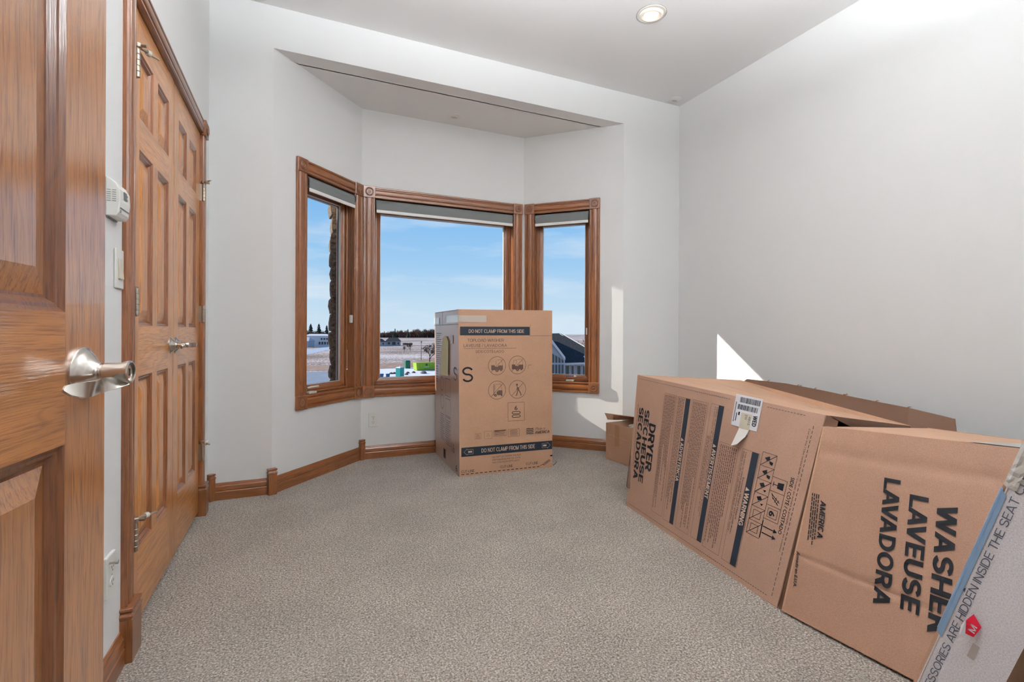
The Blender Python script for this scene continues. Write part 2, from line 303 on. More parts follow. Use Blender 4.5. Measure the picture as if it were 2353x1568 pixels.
holed_wall('wall_bay_right', FR, 0.102, 0.612, WZ0 - 0.01, WZ1 + 0.01, 0.057, -0.06)

# ================================================================== trim builders
CW = 0.090
CAS = [(0, 0), (0, -0.010), (0.004, -0.0155), (0.013, -0.0155), (0.017, -0.0095), (0.022, -0.0095), (0.028, -0.0160), (0.036, -0.0180), (0.045, -0.0185), (0.054, -0.0180), (0.062, -0.0160), (0.068, -0.0095), (0.073, -0.0095), (0.077, -0.0155), (0.086, -0.0155), (0.090, -0.010), (0.090, 0)]
def rosette(par, x, z, wd=0.092, t=0.0225):          # corner block centred at x, z, in front of y = 0
    h = wd / 2
    b = MB().box(x - h, x + h, -t, 0, z - h, z + h).build('corner_block', M['trim_z'], par, bev=0.003)
    R = Matrix.Translation((x, -t, z)) @ Matrix.Rotation(pi / 2, 4, 'X')
    pr = [(0.0285, -0.001), (0.0285, 0.0035), (0.026, 0.0050), (0.0235, 0.0035), (0.0225, 0.0004), (0.0185, 0.0004), (0.0165, 0.0024), (0.0125, 0.0024), (0.0105, 0.0004), (0.008, 0.0006), (0.005, 0.0034), (0.0, 0.0040)]
    MB().lathe(pr, R, 28, cap=False).build('rosette', M['trim_z'], b, smooth=True)
    MB().lathe([(0.0295, 0.0006), (0.0335, 0.0008), (0.0338, 0.0002)], R, 28, cap=False).build('groove_ring', M['ink_brown'], b)
def window(name, F, s0, s1, crank_s=None, chain=None, dark_end='l'):
    r = root(name, (F.P[0], F.P[1], 0), F.a, kind='structure')
    o0, o1 = s0 - CW, s1 + CW; z0, z1 = WZ0, WZ1
    MB().ext(CAS, 'z', z0, z1, (o0, 0, 0)).build('casing', M['trim_z'], r)
    MB().ext(CAS, 'z', z0, z1, (s1, 0, 0)).build('casing', M['trim_z'], r)
    MB().ext(CAS, 'x', s0, s1, (0, 0, z1)).build('casing', M['trim_x'], r)
    MB().ext(CAS, 'x', s0, s1, (0, 0, z0 - CW)).build('casing', M['trim_x'], r)
    for x in (o0 + CW / 2, s1 + CW / 2):
        for z in (z0 - CW / 2, z1 + CW / 2): rosette(r, x, z)
    j = 0.010; dp = 0.125                                            # jamb liner
    MB().box(s0 - j, s0, -0.002, dp, z0, z1).build('jamb', M['trim_z'], r); MB().box(s1, s1 + j, -0.002, dp, z0, z1).build('jamb', M['trim_z'], r)
    MB().box(s0, s1, -0.002, dp, z1, z1 + j).build('head_jamb', M['trim_x'], r); MB().box(s0, s1, -0.002, dp, z0 - j, z0).build('sill', M['trim_x'], r)
    st = 0.012                                                       # stepped stops
    for (a, b_, c, d) in ((s0, s0 + st, z0, z1), (s1 - st, s1, z0, z1)): MB().box(a, b_, 0.050, 0.066, c, d).build('stop', M['trim_z'], r, bev=0.003)
    MB().box(s0, s1, 0.050, 0.066, z0, z0 + st).build('stop', M['trim_x'], r, bev=0.003)
    w_ = 0.052; ya, yb = 0.066, 0.108                                # sash: stiles, rails with inner beads
    bead = [(0, 0), (w_, 0), (w_, -0.026), (w_ - 0.008, -0.030), (w_ - 0.014, -0.034), (w_ - 0.020, -0.036), (w_ - 0.027, -0.042), (0, -0.042)]
    MB().ext([(p, yb + q) for p, q in bead], 'z', z0, z1, (s0, 0, 0)).build('sash_stile', M['trim_z'], r)
    MB().ext([(-p, yb + q) for p, q in bead], 'z', z0, z1, (s1, 0, 0)).build('sash_stile', M['trim_z'], r)
    MB().ext([(p, yb + q) for p, q in bead], 'x', s0, s1, (0, 0, z0)).build('sash_rail', M['trim_x'], r)
    MB().ext([(-p * 1.9, yb + q) for p, q in bead], 'x', s0, s1, (0, 0, z1)).build('sash_rail', M['trim_x'], r)
    gx0, gx1, gz0, gz1 = s0 + w_, s1 - w_, z0 + w_, z1 - w_ * 1.9
    k = 0.004
    MB().box(gx0, gx0 + k, 0.079, 0.094, gz0, gz1).box(gx1 - k, gx1, 0.079, 0.094, gz0, gz1).box(gx0, gx1, 0.079, 0.094, gz0, gz0 + k).box(gx0, gx1, 0.079, 0.094, gz1 - k, gz1).build('glazing_spacer', M['spacer'], r)
    MB().box(gx0, gx1, 0.085, 0.088, gz0, gz1).build('glass', M['glass'], r)
    MB().box(s0 - 0.03, s0 + 0.012, 0.125, 0.15, z0 - 0.03, z1 + 0.03).box(s1 - 0.012, s1 + 0.03, 0.125, 0.15, z0 - 0.03, z1 + 0.03).box(s0, s1, 0.125, 0.15, z0 - 0.03, z0 + 0.008).box(s0, s1, 0.125, 0.15, gz1, z1 + 0.03).build('outer_frame', M['house_trim'], r)
    if crank_s:
        x = crank_s; zc = z0 + 0.012; cm = M['beige_pl']
        cr_ = MB().box(x - 0.035, x + 0.035, -0.004, 0.045, z0, z0 + 0.016).build('crank_base', cm, r, bev=0.004)
        MB().tube([(x - 0.03, 0.03, zc + 0.012), (x - 0.035, 0.012, zc + 0.030), (x - 0.01, 0.004, zc + 0.034), (x + 0.035, 0.004, zc + 0.034)], [0.006, 0.006, 0.007, 0.006], 8).build('crank_handle', cm if name == 'window_1' else M['nickel'], cr_, smooth=True)
        MB().lathe([(0.0, 0), (0.008, 0.002), (0.009, 0.012), (0.004, 0.022), (0, 0.023)], Matrix.Translation((x + 0.035, 0.004, zc + 0.034)) @ Matrix.Rotation(pi / 2, 4, 'Y'), 12).build('crank_knob', cm, cr_, smooth=True)
    return r
w1 = window('window_1', FL, 0.273, 0.761, 0.345)
w2 = window('window_2', FC, 0.100, FC.L - 0.106)
w3 = window('window_3', FR, 0.106, 0.598, 0.43)
MB().box(0.560, 0.572, 0.040, 0.058, 0.98, 1.04).build('sash_lock', M['white_pl'], w3, bev=0.003)

# roller shades: things of their own, hung inside the casings
def roller(F, s0, s1, label):
    r = root('roller_shade', (F.P[0], F.P[1], 0), F.a, label, 'roller shade', 'roller shades rolled up over the bay windows')
    a, b_ = s0 + 0.003, s1 - 0.003; zc = WZ1 - 0.042; rr = 0.036; yc = 0.016
    MB().lathe([(rr, 0), (rr, b_ - a - 0.012)], Matrix.Translation((a + 0.006, yc, zc)) @ Matrix.Rotation(pi / 2, 4, 'Y'), 28).build('fabric_roll', M['shade'], r, smooth=True)
    MB().box(a + 0.008, b_ - 0.008, yc - rr, yc - rr + 0.001, WZ1 - 0.092, zc).build('shade_fabric', M['shade'], r)
    MB().box(a + 0.006, b_ - 0.006, yc - rr - 0.004, yc - rr + 0.006, WZ1 - 0.114, WZ1 - 0.090).build('hem_bar', M['alu'], r, bev=0.003)
    for x0, x1 in ((a - 0.002, a + 0.006), (b_ - 0.006, b_ + 0.002)):
        MB().lathe([(rr + 0.003, 0), (rr + 0.003, x1 - x0)], Matrix.Translation((x0, yc, zc)) @ Matrix.Rotation(pi / 2, 4, 'Y'), 24).build('end_bracket', M['dark'], r, smooth=True)
    return r
rs1 = roller(FL, 0.273, 0.761, 'narrow grey roller shade with white hem bar rolled up over left bay window')
roller(FC, 0.100, FC.L - 0.106, 'wide grey roller shade with white hem bar rolled up over middle bay window')
roller(FR, 0.106, 0.598, 'narrow grey roller shade with white hem bar rolled up over right bay window')
ch = MB().tube([(0.750, 0.006, 1.96), (0.752, 0.007, 1.5), (0.752, 0.010, 1.11)], 0.0014, 6).tube([(0.750, 0.022, 1.96), (0.752, 0.020, 1.5), (0.752, 0.016, 1.11)], 0.0014, 6).build('bead_chain', M['dark'], rs1)
MB().box(0.7475, 0.759, 0.000, 0.026, 1.065, 1.125).build('chain_clip', M['white_pl'], rs1, bev=0.004, seg=2)
MB().tube([(0.735, 0.034, 0.86), (0.737, 0.036, 0.78), (0.742, 0.040, 0.72)], 0.0012, 6).lathe([(0, -0.006), (0.005, -0.002), (0.005, 0.003), (0, 0.007)], Matrix.Translation((0.742, 0.040, 0.712)), 10).build('cord_end', M['white_pl'], rs1, smooth=True)

# ---- baseboards
BH = 0.100
BASE = [(0, 0), (0, -0.0145), (0.048, -0.0145), (0.051, -0.0125), (0.053, -0.0100), (0.055, -0.0125), (0.058, -0.0135), (0.078, -0.0120), (0.086, -0.0080), (0.089, -0.0080), (0.092, -0.0065), (BH, -0.0040), (BH, 0)]
def plinth_block(par, M0, wd=0.05, h=0.158, t=0.026, name='plinth_block'):
    mb = MB().box(-wd / 2, wd / 2, -t, 0.004, 0, h - 0.034)
    c1 = [(-wd / 2 - 0.003, -t - 0.003), (wd / 2 + 0.003, -t - 0.003), (wd / 2 + 0.003, 0.004), (-wd / 2 - 0.003, 0.004)]
    c0 = [(-wd / 2, -t), (wd / 2, -t), (wd / 2, 0.004), (-wd / 2, 0.004)]
    mb.hexa([(x, y, h - 0.034) for x, y in c0], [(x, y, h - 0.022) for x, y in c1])
    mb.hexa([(x, y, h - 0.022) for x, y in c1], [(x * 0.8, y * 0.8, h - 0.010) for x, y in c0])
    mb.box(-wd / 2 - 0.001, wd / 2 + 0.001, -t - 0.001, 0.004, h - 0.010, h)
    mb.tr(M0); return mb.build(name, M['trim_z'], par, bev=0.0015)
def baseboard(name, F, s0, s1):
    r = root(name, (F.P[0], F.P[1], 0), F.a, kind='structure')
    MB().ext(BASE, 'x', s0, s1).build('moulding', M['trim_x'], r); return r
FB1 = Frame((XL, YB), (XO0, YB)); FB2 = Frame((XO1, YB), (XR, YB)); FLW = Frame((XL, 0), (XL, YB)); FRW = Frame((XR, YB), (XR, YR))
bl = baseboard('baseboard_back', FB1, 0.0, FB1.L - 0.01)
plinth_block(bl, Matrix.Translation((FB1.L - 0.002, -0.006, 0)) @ Matrix.Rotation(radians(22.5), 4, 'Z'), 0.050, t=0.028, name='corner_plinth')
plinth_block(bl, Matrix.Translation((0.010, -0.002, 0)) @ Matrix.Rotation(radians(45), 4, 'Z'), 0.034, t=0.030, name='corner_plinth')
b2 = baseboard('baseboard_bay_left', FL, 0.0, FL.L)
plinth_block(b2, Matrix.Translation((FL.L - 0.006, -0.010, 0)) @ Matrix.Rotation(-radians(22.5), 4, 'Z'), 0.040, t=0.026, name='corner_plinth')
baseboard('baseboard_bay_center', FC, 0.0, FC.L)
b4 = baseboard('baseboard_bay_right', FR, 0.0, FR.L)
plinth_block(b4, Matrix.Translation((0.006, -0.010, 0)) @ Matrix.Rotation(radians(22.5), 4, 'Z'), 0.040, t=0.026, name='corner_plinth')
baseboard('baseboard_back_right', FB2, 0.0, FB2.L); baseboard('baseboard_right', FRW, 0.0, FRW.L)
baseboard('baseboard_left', FLW, 0.06, 1.79)

# ================================================================== doors
def raised_panel(par, x0, x1, z0, z1, my, mat_m, mat_p):
    # recessed moulding frame and raised field
    loops = [(0, 0.0), (0.006, 0.005), (0.010, 0.0055), (0.017, 0.0125), (0.021, 0.0125)]
    def rect(i, y): return [(x0 + i, my + y, z0 + i), (x1 - i, my + y, z0 + i), (x1 - i, my + y, z1 - i), (x0 + i, my + y, z1 - i)]
    mb = MB(); vs = []; fs = []
    for k, (i, y) in enumerate(loops): vs += rect(i, y)
    for k in range(len(loops) - 1):
        for q in range(4): fs.append((k * 4 + q, k * 4 + (q + 1) % 4, k * 4 + 4 + (q + 1) % 4, k * 4 + 4 + q))
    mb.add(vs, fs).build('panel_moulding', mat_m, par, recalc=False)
    i0, i1, y0, y1 = 0.021, 0.052, 0.0125, 0.0035
    mb = MB(); mb.add(rect(i0, y0) + rect(i1, y1), [(0, 1, 5, 4), (1, 2, 6, 5), (2, 3, 7, 6), (3, 0, 4, 7), (4, 5, 6, 7)])
    mb.build('raised_panel', mat_p, par, recalc=False)
def leaf(par, X0, X1, Z0, Z1, y, cols, rows, mx_, mz_, t=0.034):
    # stiles, rails and mullion as separate boards
    zs = [Z0] + [q for r in rows for q in r] + [Z1]; xs0, xs1 = cols[0][0], cols[-1][1]
    MB().box(X0, xs0, y, y + t, Z0, Z1).build('stile', mz_, par); MB().box(xs1, X1, y, y + t, Z0, Z1).build('stile', mz_, par)
    for k in range(0, len(zs), 2): MB().box(xs0, xs1, y, y + t, zs[k], zs[k + 1]).build('rail', mx_, par)
    for a, b_ in rows:
        for k in range(len(cols) - 1): MB().box(cols[k][1], cols[k + 1][0], y, y + t, a, b_).build('mullion', mz_, par)
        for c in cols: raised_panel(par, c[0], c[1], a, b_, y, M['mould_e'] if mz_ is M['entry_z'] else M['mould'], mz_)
    MB().box(xs0 + 0.001, xs1 - 0.001, y + 0.016, y + t - 0.004, Z0 + 0.02, Z1 - 0.02).build('core', mz_, par)
def lever(par, x, z, y, d, keyed=False, s=1.0):     # d = +1/-1 direction of the lever along x; y = door face, room side is -y
    R = Matrix.Translation((x, y, z)) @ Matrix.Rotation(pi / 2, 4, 'X') @ Matrix.Scale(s, 4)
    h = MB().lathe([(0.0350, 0), (0.0350, 0.003), (0.0335, 0.0045), (0.0320, 0.005), (0.0290, 0.008), (0.0225, 0.013), (0.0150, 0.018), (0.0130, 0.021), (0.0130, 0.023)], R, 40).build('door_handle', M['nickel'], par, smooth=True)
    MB().lathe([(0.0112, 0.022), (0.0112, 0.025), (0.0130, 0.027), (0.0135, 0.046), (0.0155, 0.052), (0.0158, 0.056), (0.0132, 0.057), (0.0132, 0.052), (0.0, 0.052)] if keyed else
               [(0.0100, 0.022), (0.0115, 0.025), (0.0115, 0.045), (0.0095, 0.050), (0.0, 0.050)], R, 32).build('handle_neck', M['nickel'], h, smooth=True)
    if keyed:
        MB().lathe([(0.0095, 0.051), (0.0095, 0.0545), (0.0, 0.0550)], R, 24).build('lock_cylinder', M['nickel'], h, smooth=True)
        MB().box(x - 0.0008, x + 0.0008, y - 0.0556, y - 0.0548, z - 0.005, z + 0.005).build('keyhole', M['dark'], h)
    # scrolled flat lever
    n = 26; path = []; wv = []; tv = []; out = 0.050 if keyed else 0.044
    for i in range(n):
        q = i / (n - 1); px = x + d * (0.004 + 0.105 * q) * s
        py = y - ((out - 0.018 * q - 0.008 * sin(q * 2 * pi)) if keyed else (0.046 + 0.016 * q * q - 0.004 * sin(q * 2 * pi))) * s
        pz = z - (0.013 + 0.002 * sin(q * pi)) * s if keyed else z - 0.002 * s
        tw = -0.9 + 1.2 * sin(q * pi * 0.9) if keyed else 0.15
        hw = (0.0075 + 0.003 * sin(q * pi) if q < 0.92 else 0.0075 * sqrt(max(0.02, 1 - ((q - 0.92) / 0.08) ** 2))) * s
        path.append((px, py, pz)); wv.append((0, -sin(tw) * hw, cos(tw) * hw)); tv.append((0, 0.0014 * cos(tw), 0.0014 * sin(tw)))
    MB().ribbon(path, wv, tv).build('lever', M['nickel'], h, smooth=True)
    return h
def hinge(par, x, z0, z1, y, stop=0, side=1):
    yk = y - 0.019
    hb = MB().box(x - 0.0015, x + 0.0015, yk, y + 0.01, z0, z1).build('hinge', M['hinge'], par)
    k = 5; L = (z1 - z0) / k
    for i in range(k):
        MB().lathe([(0.0072, 0.0006), (0.0080, 0.0016), (0.0080, L - 0.0016), (0.0072, L - 0.0006)], Matrix.Translation((x, yk, z0 + i * L)), 14).build('knuckle', M['hinge'], hb, smooth=True)
    MB().lathe([(0.0, z1 + 0.007 - z0), (0.006, z1 + 0.004 - z0), (0.006, 0), (0.0, -0.004)], Matrix.Translation((x, yk, z0)), 10).build('hinge_pin', M['hinge'], hb, smooth=True)
    if stop:
        zt = z1 + 0.010; d = stop
        sp = MB().lathe([(0.012, -0.006), (0.013, 0.0), (0.013, 0.005), (0.009, 0.008)], Matrix.Translation((x, yk, zt)), 16)
        sp.tube([(x, yk, zt), (x + d * 0.022, yk - 0.012, zt), (x + d * 0.044, yk - 0.026, zt - 0.002), (x + d * 0.066, yk - 0.042, zt - 0.003)], [0.0055, 0.0055, 0.0042, 0.0034], 8)
        sp.tube([(x, yk, zt), (x - d * 0.006, yk - 0.026, zt)], 0.005, 8).build('hinge_stop', M['hinge'], hb, smooth=True)
        MB().lathe([(0.0, 0), (0.009, 0.001), (0.010, 0.012), (0.006, 0.016), (0, 0.016)], Matrix.Translation((x + d * 0.030, yk - 0.016, zt - 0.001)) @ Matrix.Rotation(d * radians(55), 4, 'Z') @ Matrix.Rotation(pi / 2, 4, 'X'), 12).build('stop_bumper', M['rubber'], hb, smooth=True)
def frame_root(name, F, **k): return root(name, (F.P[0], F.P[1], 0), F.a, **k)
ROWS = [(0.272, 0.846), (1.017, 1.607), (1.712, 1.937)]
dy = 0.004
for nm, X0, X1, cols, hx, d, stops in (('door_1', 1.887, 2.4700, [(1.985, 2.152), (2.217, 2.384)], 1.884, -1, 1), ('door_2', 2.4770, 3.058, [(2.563, 2.730), (2.795, 2.962)], 3.062, 1, -1)):
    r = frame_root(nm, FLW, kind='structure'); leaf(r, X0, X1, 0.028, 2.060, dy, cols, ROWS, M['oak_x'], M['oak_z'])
    for z0, z1, st in ((1.802, 1.893, stops), (1.047, 1.133, 0), (0.300, 0.390, stops)):
        if nm == 'door_2' and z0 > 1.5: z0, z1 = 1.70, 1.79
        if nm == 'door_2': z0, z1 = (z0, z1)
        hinge(r, hx, z0, z1, dy, st)
    lever(r, 2.430 if nm == 'door_1' else 2.516, 0.938, dy, d)
for yy in (2.43, 2.50): pass
tr = frame_root('trim_closet', FLW, kind='structure')
cs = 0.075 / CW; CASC = [(p * cs, y) for p, y in CAS]
MB().ext(CASC, 'z', 0.155, 2.062, (1.800, 0, 0)).build('casing', M['trim_z'], tr); MB().ext(CASC, 'z', 0.155, 2.062, (3.062, 0, 0)).build('casing', M['trim_z'], tr)
MB().ext(CASC, 'x', 1.875, 3.062, (0, 0, 2.064)).build('head_casing', M['trim_x'], tr)
rosette(tr, 3.0995, 2.096, 0.084, 0.026); rosette(tr, 1.8375, 2.1015, 0.082, 0.024)
MB().box(1.866, 1.884, 0.000, 0.10, 0, 2.066).build('jamb', M['trim_z'], tr); MB().box(3.061, 3.075, 0.000, 0.10, 0, 2.066).build('jamb', M['trim_z'], tr)
MB().box(1.884, 3.061, 0.000, 0.10, 2.063, 2.075).build('head_jamb', M['trim_x'], tr)
MB().box(2.38, 2.45, 0.002, 0.02, 2.0605, 2.0628).build('ball_catch', M['nickel'], tr); MB().box(2.50, 2.57, 0.002, 0.02, 2.0605, 2.0628).build('ball_catch', M['nickel'], tr)
plinth_block(tr, Matrix.Translation((1.838, 0, 0)), 0.094, 0.165, 0.032); plinth_block(tr, Matrix.Translation((3.100, 0, 0)), 0.088, 0.165, 0.032)
# entry door, standing open at the left
HX, HY = -0.3605, 0.0942; Wd = 0.811
ed = root('door_3', (HX, HY, 0), radians(90 - 6.95), kind='structure')
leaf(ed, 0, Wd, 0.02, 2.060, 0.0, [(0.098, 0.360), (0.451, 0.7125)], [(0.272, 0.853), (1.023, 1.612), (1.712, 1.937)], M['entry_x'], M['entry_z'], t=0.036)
lever(ed, Wd - 0.060, 0.942, 0.0, -1, keyed=True, s=1.0)
MB().box(Wd - 0.0005, Wd + 0.001, 0.006, 0.030, 0.90, 0.96).build('latch_plate', M['nickel'], ed)
for z0 in (0.3, 1.0, 1.75): hinge(ed, 0.0, z0, z0 + 0.09, 0.036)
tre = root('trim_entry', (0, 0, 0), 0, kind='structure')
MB().box(-0.372, -0.366, -0.08, 0.05, 0, 2.066).box(0.488, 0.50, -0.08, 0.05, 0, 2.066).box(-0.372, 0.50, -0.08, 0.05, 2.066, 2.08).build('jamb', M['trim_z'], tre)
MB().box(0.49, 0.565, 0.05, 0.068, 0, 2.14).box(-0.46, -0.385, 0.05, 0.068, 0, 2.14).box(-0.385, 0.49, 0.05, 0.068, 2.066, 2.14).build('casing', M['trim_z'], tre)

# ================================================================== left wall devices
th = frame_root('thermostat', FLW, label='white wall thermostat with small display beside the closet door', cat='thermostat')
y0 = 1.662; zz = 1.316
prof = [(0.0, 0.0), (0.0, -0.024), (0.012, -0.030), (0.045, -0.033), (0.075, -0.032), (0.092, -0.024), (0.104, -0.010), (0.108, 0)]
MB().ext([(p, y) for p, y in prof], 'x', y0, y0 + 0.088, (0, 0, zz)).build('housing', M['white_pl'], th, bev=0.003, seg=2)
MB().box(y0 + 0.004, y0 + 0.084, -0.004, 0.0, zz - 0.004, zz).build('back_plate', M['grey_pl'], th)
MB().box(y0 + 0.030, y0 + 0.052, -0.0345, -0.030, zz + 0.052, zz + 0.074).build('display', M['lcd'], th)
MB().box(y0 + 0.056, y0 + 0.062, -0.0345, -0.030, zz + 0.054, zz + 0.060).box(y0 + 0.056, y0 + 0.062, -0.0345, -0.030, zz + 0.064, zz + 0.070).build('button', M['grey_pl'], th)
MB().box(y0 + 0.006, y0 + 0.082, -0.0335, -0.030, zz + 0.024, zz + 0.0255).build('lid_seam', M['grey_pl'], th)
MB().box(y0 + 0.008, y0 + 0.014, -0.0325, -0.030, zz + 0.012, zz + 0.018).build('logo_mark', M['grey_pl'], th)
for i in range(6):
    MB().box(y0 - 0.0006, y0 + 0.001, -0.012, -0.003, zz + 0.040 + i * 0.006, zz + 0.042 + i * 0.006).build('vent_slot', M['grey_pl'], th)
    MB().box(y0 - 0.0006, y0 + 0.001, -0.024, -0.015, zz + 0.040 + i * 0.006, zz + 0.042 + i * 0.006).build('vent_slot', M['grey_pl'], th)
sw = frame_root('light_switch', FLW, label='white rocker light switch on the wall left of the closet', cat='light switch')
MB().box(1.729, 1.797, -0.006, 0, 1.122, 1.238).build('wall_plate', M['white_pl'], sw, bev=0.003, seg=2)
MB().hexa([(1.747, -0.006, 1.150), (1.779, -0.006, 1.150), (1.779, -0.006, 1.210), (1.747, -0.006, 1.210)], [(1.747, -0.012, 1.150), (1.779, -0.012, 1.150), (1.779, -0.0075, 1.210), (1.747, -0.0075, 1.210)]).build('rocker', M['beige_pl'], sw, bev=0.001)
def outlet(name, F, x, z, label, duplex=True, t=0.006):
    r = frame_root(name, F, label=label, cat='outlet'); MB().box(x - 0.035, x + 0.035, -t, 0, z - 0.057, z + 0.057).build('wall_plate', M['white_pl'], r, bev=0.003, seg=2)
    for dz in (-0.02, 0.02):
        q = MB().lathe([(0.0165, 0), (0.0165, 0.002), (0, 0.0022)], Matrix.Translation((x, -t, z + dz)) @ Matrix.Rotation(pi / 2, 4, 'X') @ Matrix.Diagonal((1, 0.82, 1, 1)), 24).build('receptacle', M['white_pl'], r, smooth=True)
        MB().box(x - 0.0075, x - 0.0055, -t - 0.0026, -t - 0.002, z + dz - 0.002, z + dz + 0.006).box(x + 0.0055, x + 0.0075, -t - 0.0026, -t - 0.002, z + dz - 0.002, z + dz + 0.006).box(x - 0.002, x + 0.002, -t - 0.0026, -t - 0.002, z + dz - 0.010, z + dz - 0.006).build('slot', M['dark'], q)
    MB().lathe([(0.003, 0), (0.0022, 0.0012), (0, 0.0014)], Matrix.Translation((x, -t, z)) @ Matrix.Rotation(pi / 2, 4, 'X'), 10).build('screw', M['nickel'], r)
    return r
outlet('wall_outlet', FC, 0.093, 0.306, 'white duplex outlet low on the middle bay wall left of washer box')
ol = outlet('wall_outlet', FLW, 1.690, 0.318, 'white outlet plate low on wall beside open entry door', t=0.010)
db = frame_root('door_stop', FLW, label='small dark metal pin stop poking out beside the low outlet by the entry door', cat='door stop')
MB().tube([(1.672, 0.0, 0.356), (1.672, -0.016, 0.356), (1.672, -0.024, 0.357)], [0.005, 0.003, 0.003], 8).build('rod', M['hinge'], db, smooth=True)
MB().lathe([(0, 0), (0.006, 0.001), (0.006, 0.008), (0, 0.009)], Matrix.Translation((1.672, -0.022, 0.357)) @ Matrix.Rotation(pi / 2, 4, 'X'), 12).build('bumper', M['grey_pl'], db, smooth=True)

# ================================================================== ceiling fixtures
dl = root('recessed_light', (2.017, 2.43, ZC), 0, 'lit recessed ceiling light with white tilted eyeball trim', 'ceiling light')
MB().lathe([(0.090, 0.0), (0.088, -0.004), (0.078, -0.005), (0.074, -0.002), (0.074, 0.0)], n=40, cap=False).build('trim_ring', M['white_pl'], dl, smooth=True)
MB().lathe([(0.0905, 0.0004), (0.0905, -0.0015), (0.0925, -0.0006)], n=40, cap=False).build('gap_ring', M['grey_pl'], dl)
MB().lathe([(0.074, -0.003), (0.071, -0.010), (0.062, -0.014), (0.052, -0.012), (0.044, -0.004)], Matrix.Rotation(radians(5), 4, 'X'), 40, cap=False).build('eyeball', plain('lamp_reflector', (0.9, 0.82, 0.74), 0.3, emis=(1.0, 0.86, 0.72), estr=0.25), dl, smooth=True)
MB().lathe([(0.0, -0.0035), (0.030, -0.0035), (0.046, -0.003)], n=32, cap=False).build('bulb', M['lamp_warm'], dl)
def capdisc(x, y, z, label, r=0.062):
    o = root('ceiling_vent', (x, y, z), 0, label, 'ceiling vent')
    MB().lathe([(r, 0), (r, -0.003), (r * 0.93, -0.006), (r * 0.5, -0.0085), (0, -0.009)], n=36).build('cover', M['white_pl'], o, smooth=True)
    for i in range(5):
        a = -0.02 + i * 0.010; MB().box(a - 0.002, a + 0.002, -0.014 + abs(a) * 0.3, 0.014 - abs(a) * 0.3, -0.0098, -0.008).build('slot', M['grey_pl'], o)
capdisc(2.943, 3.247 - 0.004, ZC, 'small white round ceiling vent in the far right corner of the ceiling')
capdisc(1.146, 3.784 - 0.01, ZH, 'small white round ceiling vent on the bay ceiling')
capdisc(-0.23, 3.235, ZC, 'white round ceiling vent cut off by the top edge of the photo')
# unseen fill lamps added to brighten the room: bowls throwing light up at the ceiling
def fill_bowl(x, y, z, mat, label, r=0.20):
    o = root('fill_uplighter', (x, y, ZC), 0, label, 'ceiling light')
    MB().lathe([(0.07, 0), (0.07, -0.02), (0.010, -0.024), (0.010, z - ZC - 0.02)], n=24).build('canopy_and_stem', M['nickel'], o, smooth=True)
    MB().lathe([(0.0, z - ZC - 0.09), (0.10, z - ZC - 0.085), (0.19, z - ZC - 0.045), (0.235, z - ZC + 0.012), (0.228, z - ZC + 0.012), (0.18, z - ZC - 0.035), (0.0, z - ZC - 0.06)], n=36, cap=False).build('bowl', M['white_pl'], o, smooth=True)
    MB().lathe([(0.012, z - ZC - 0.012), (r, z - ZC - 0.012), (r, z - ZC - 0.016), (0.012, z - ZC - 0.016)], n=32, cap=False).build('light_disc', mat, o)
    return o
fill_bowl(0.70, 1.10, 2.50, M['globe'], 'added fill light, unseen white bowl uplighter nearer the entry door'); fill_bowl(2.05, 0.90, 2.50, M['globe_r'], 'added fill light, unseen white bowl uplighter above the near boxes'); fill_bowl(0.1, -1.2, 2.48, M['globe_hall'], 'added fill light, unseen white bowl uplighter in the hallway behind the doorway')
def pendant(x, y, z, label, r=0.17):  # unseen globe lamp added as fill light
    o = root('fill_pendant', (x, y, ZC), 0, label, 'fill lamp')
    MB().lathe([(0.06, 0), (0.06, -0.02), (0.006, -0.024), (0.006, z - ZC + r * 0.95), (0.04, z - ZC + r * 0.93)], n=20).build('canopy_and_cord', M['nickel'], o, smooth=True)
    MB().lathe([(r * sin(pi * k / 14), z - ZC + r * cos(pi * k / 14)) for k in range(1, 15)], n=32, cap=False).build('globe', M['opal'], o, smooth=True)
pendant(0.78, 0.30, 2.02, 'added fill light, unseen opal globe pendant just inside the entry door')

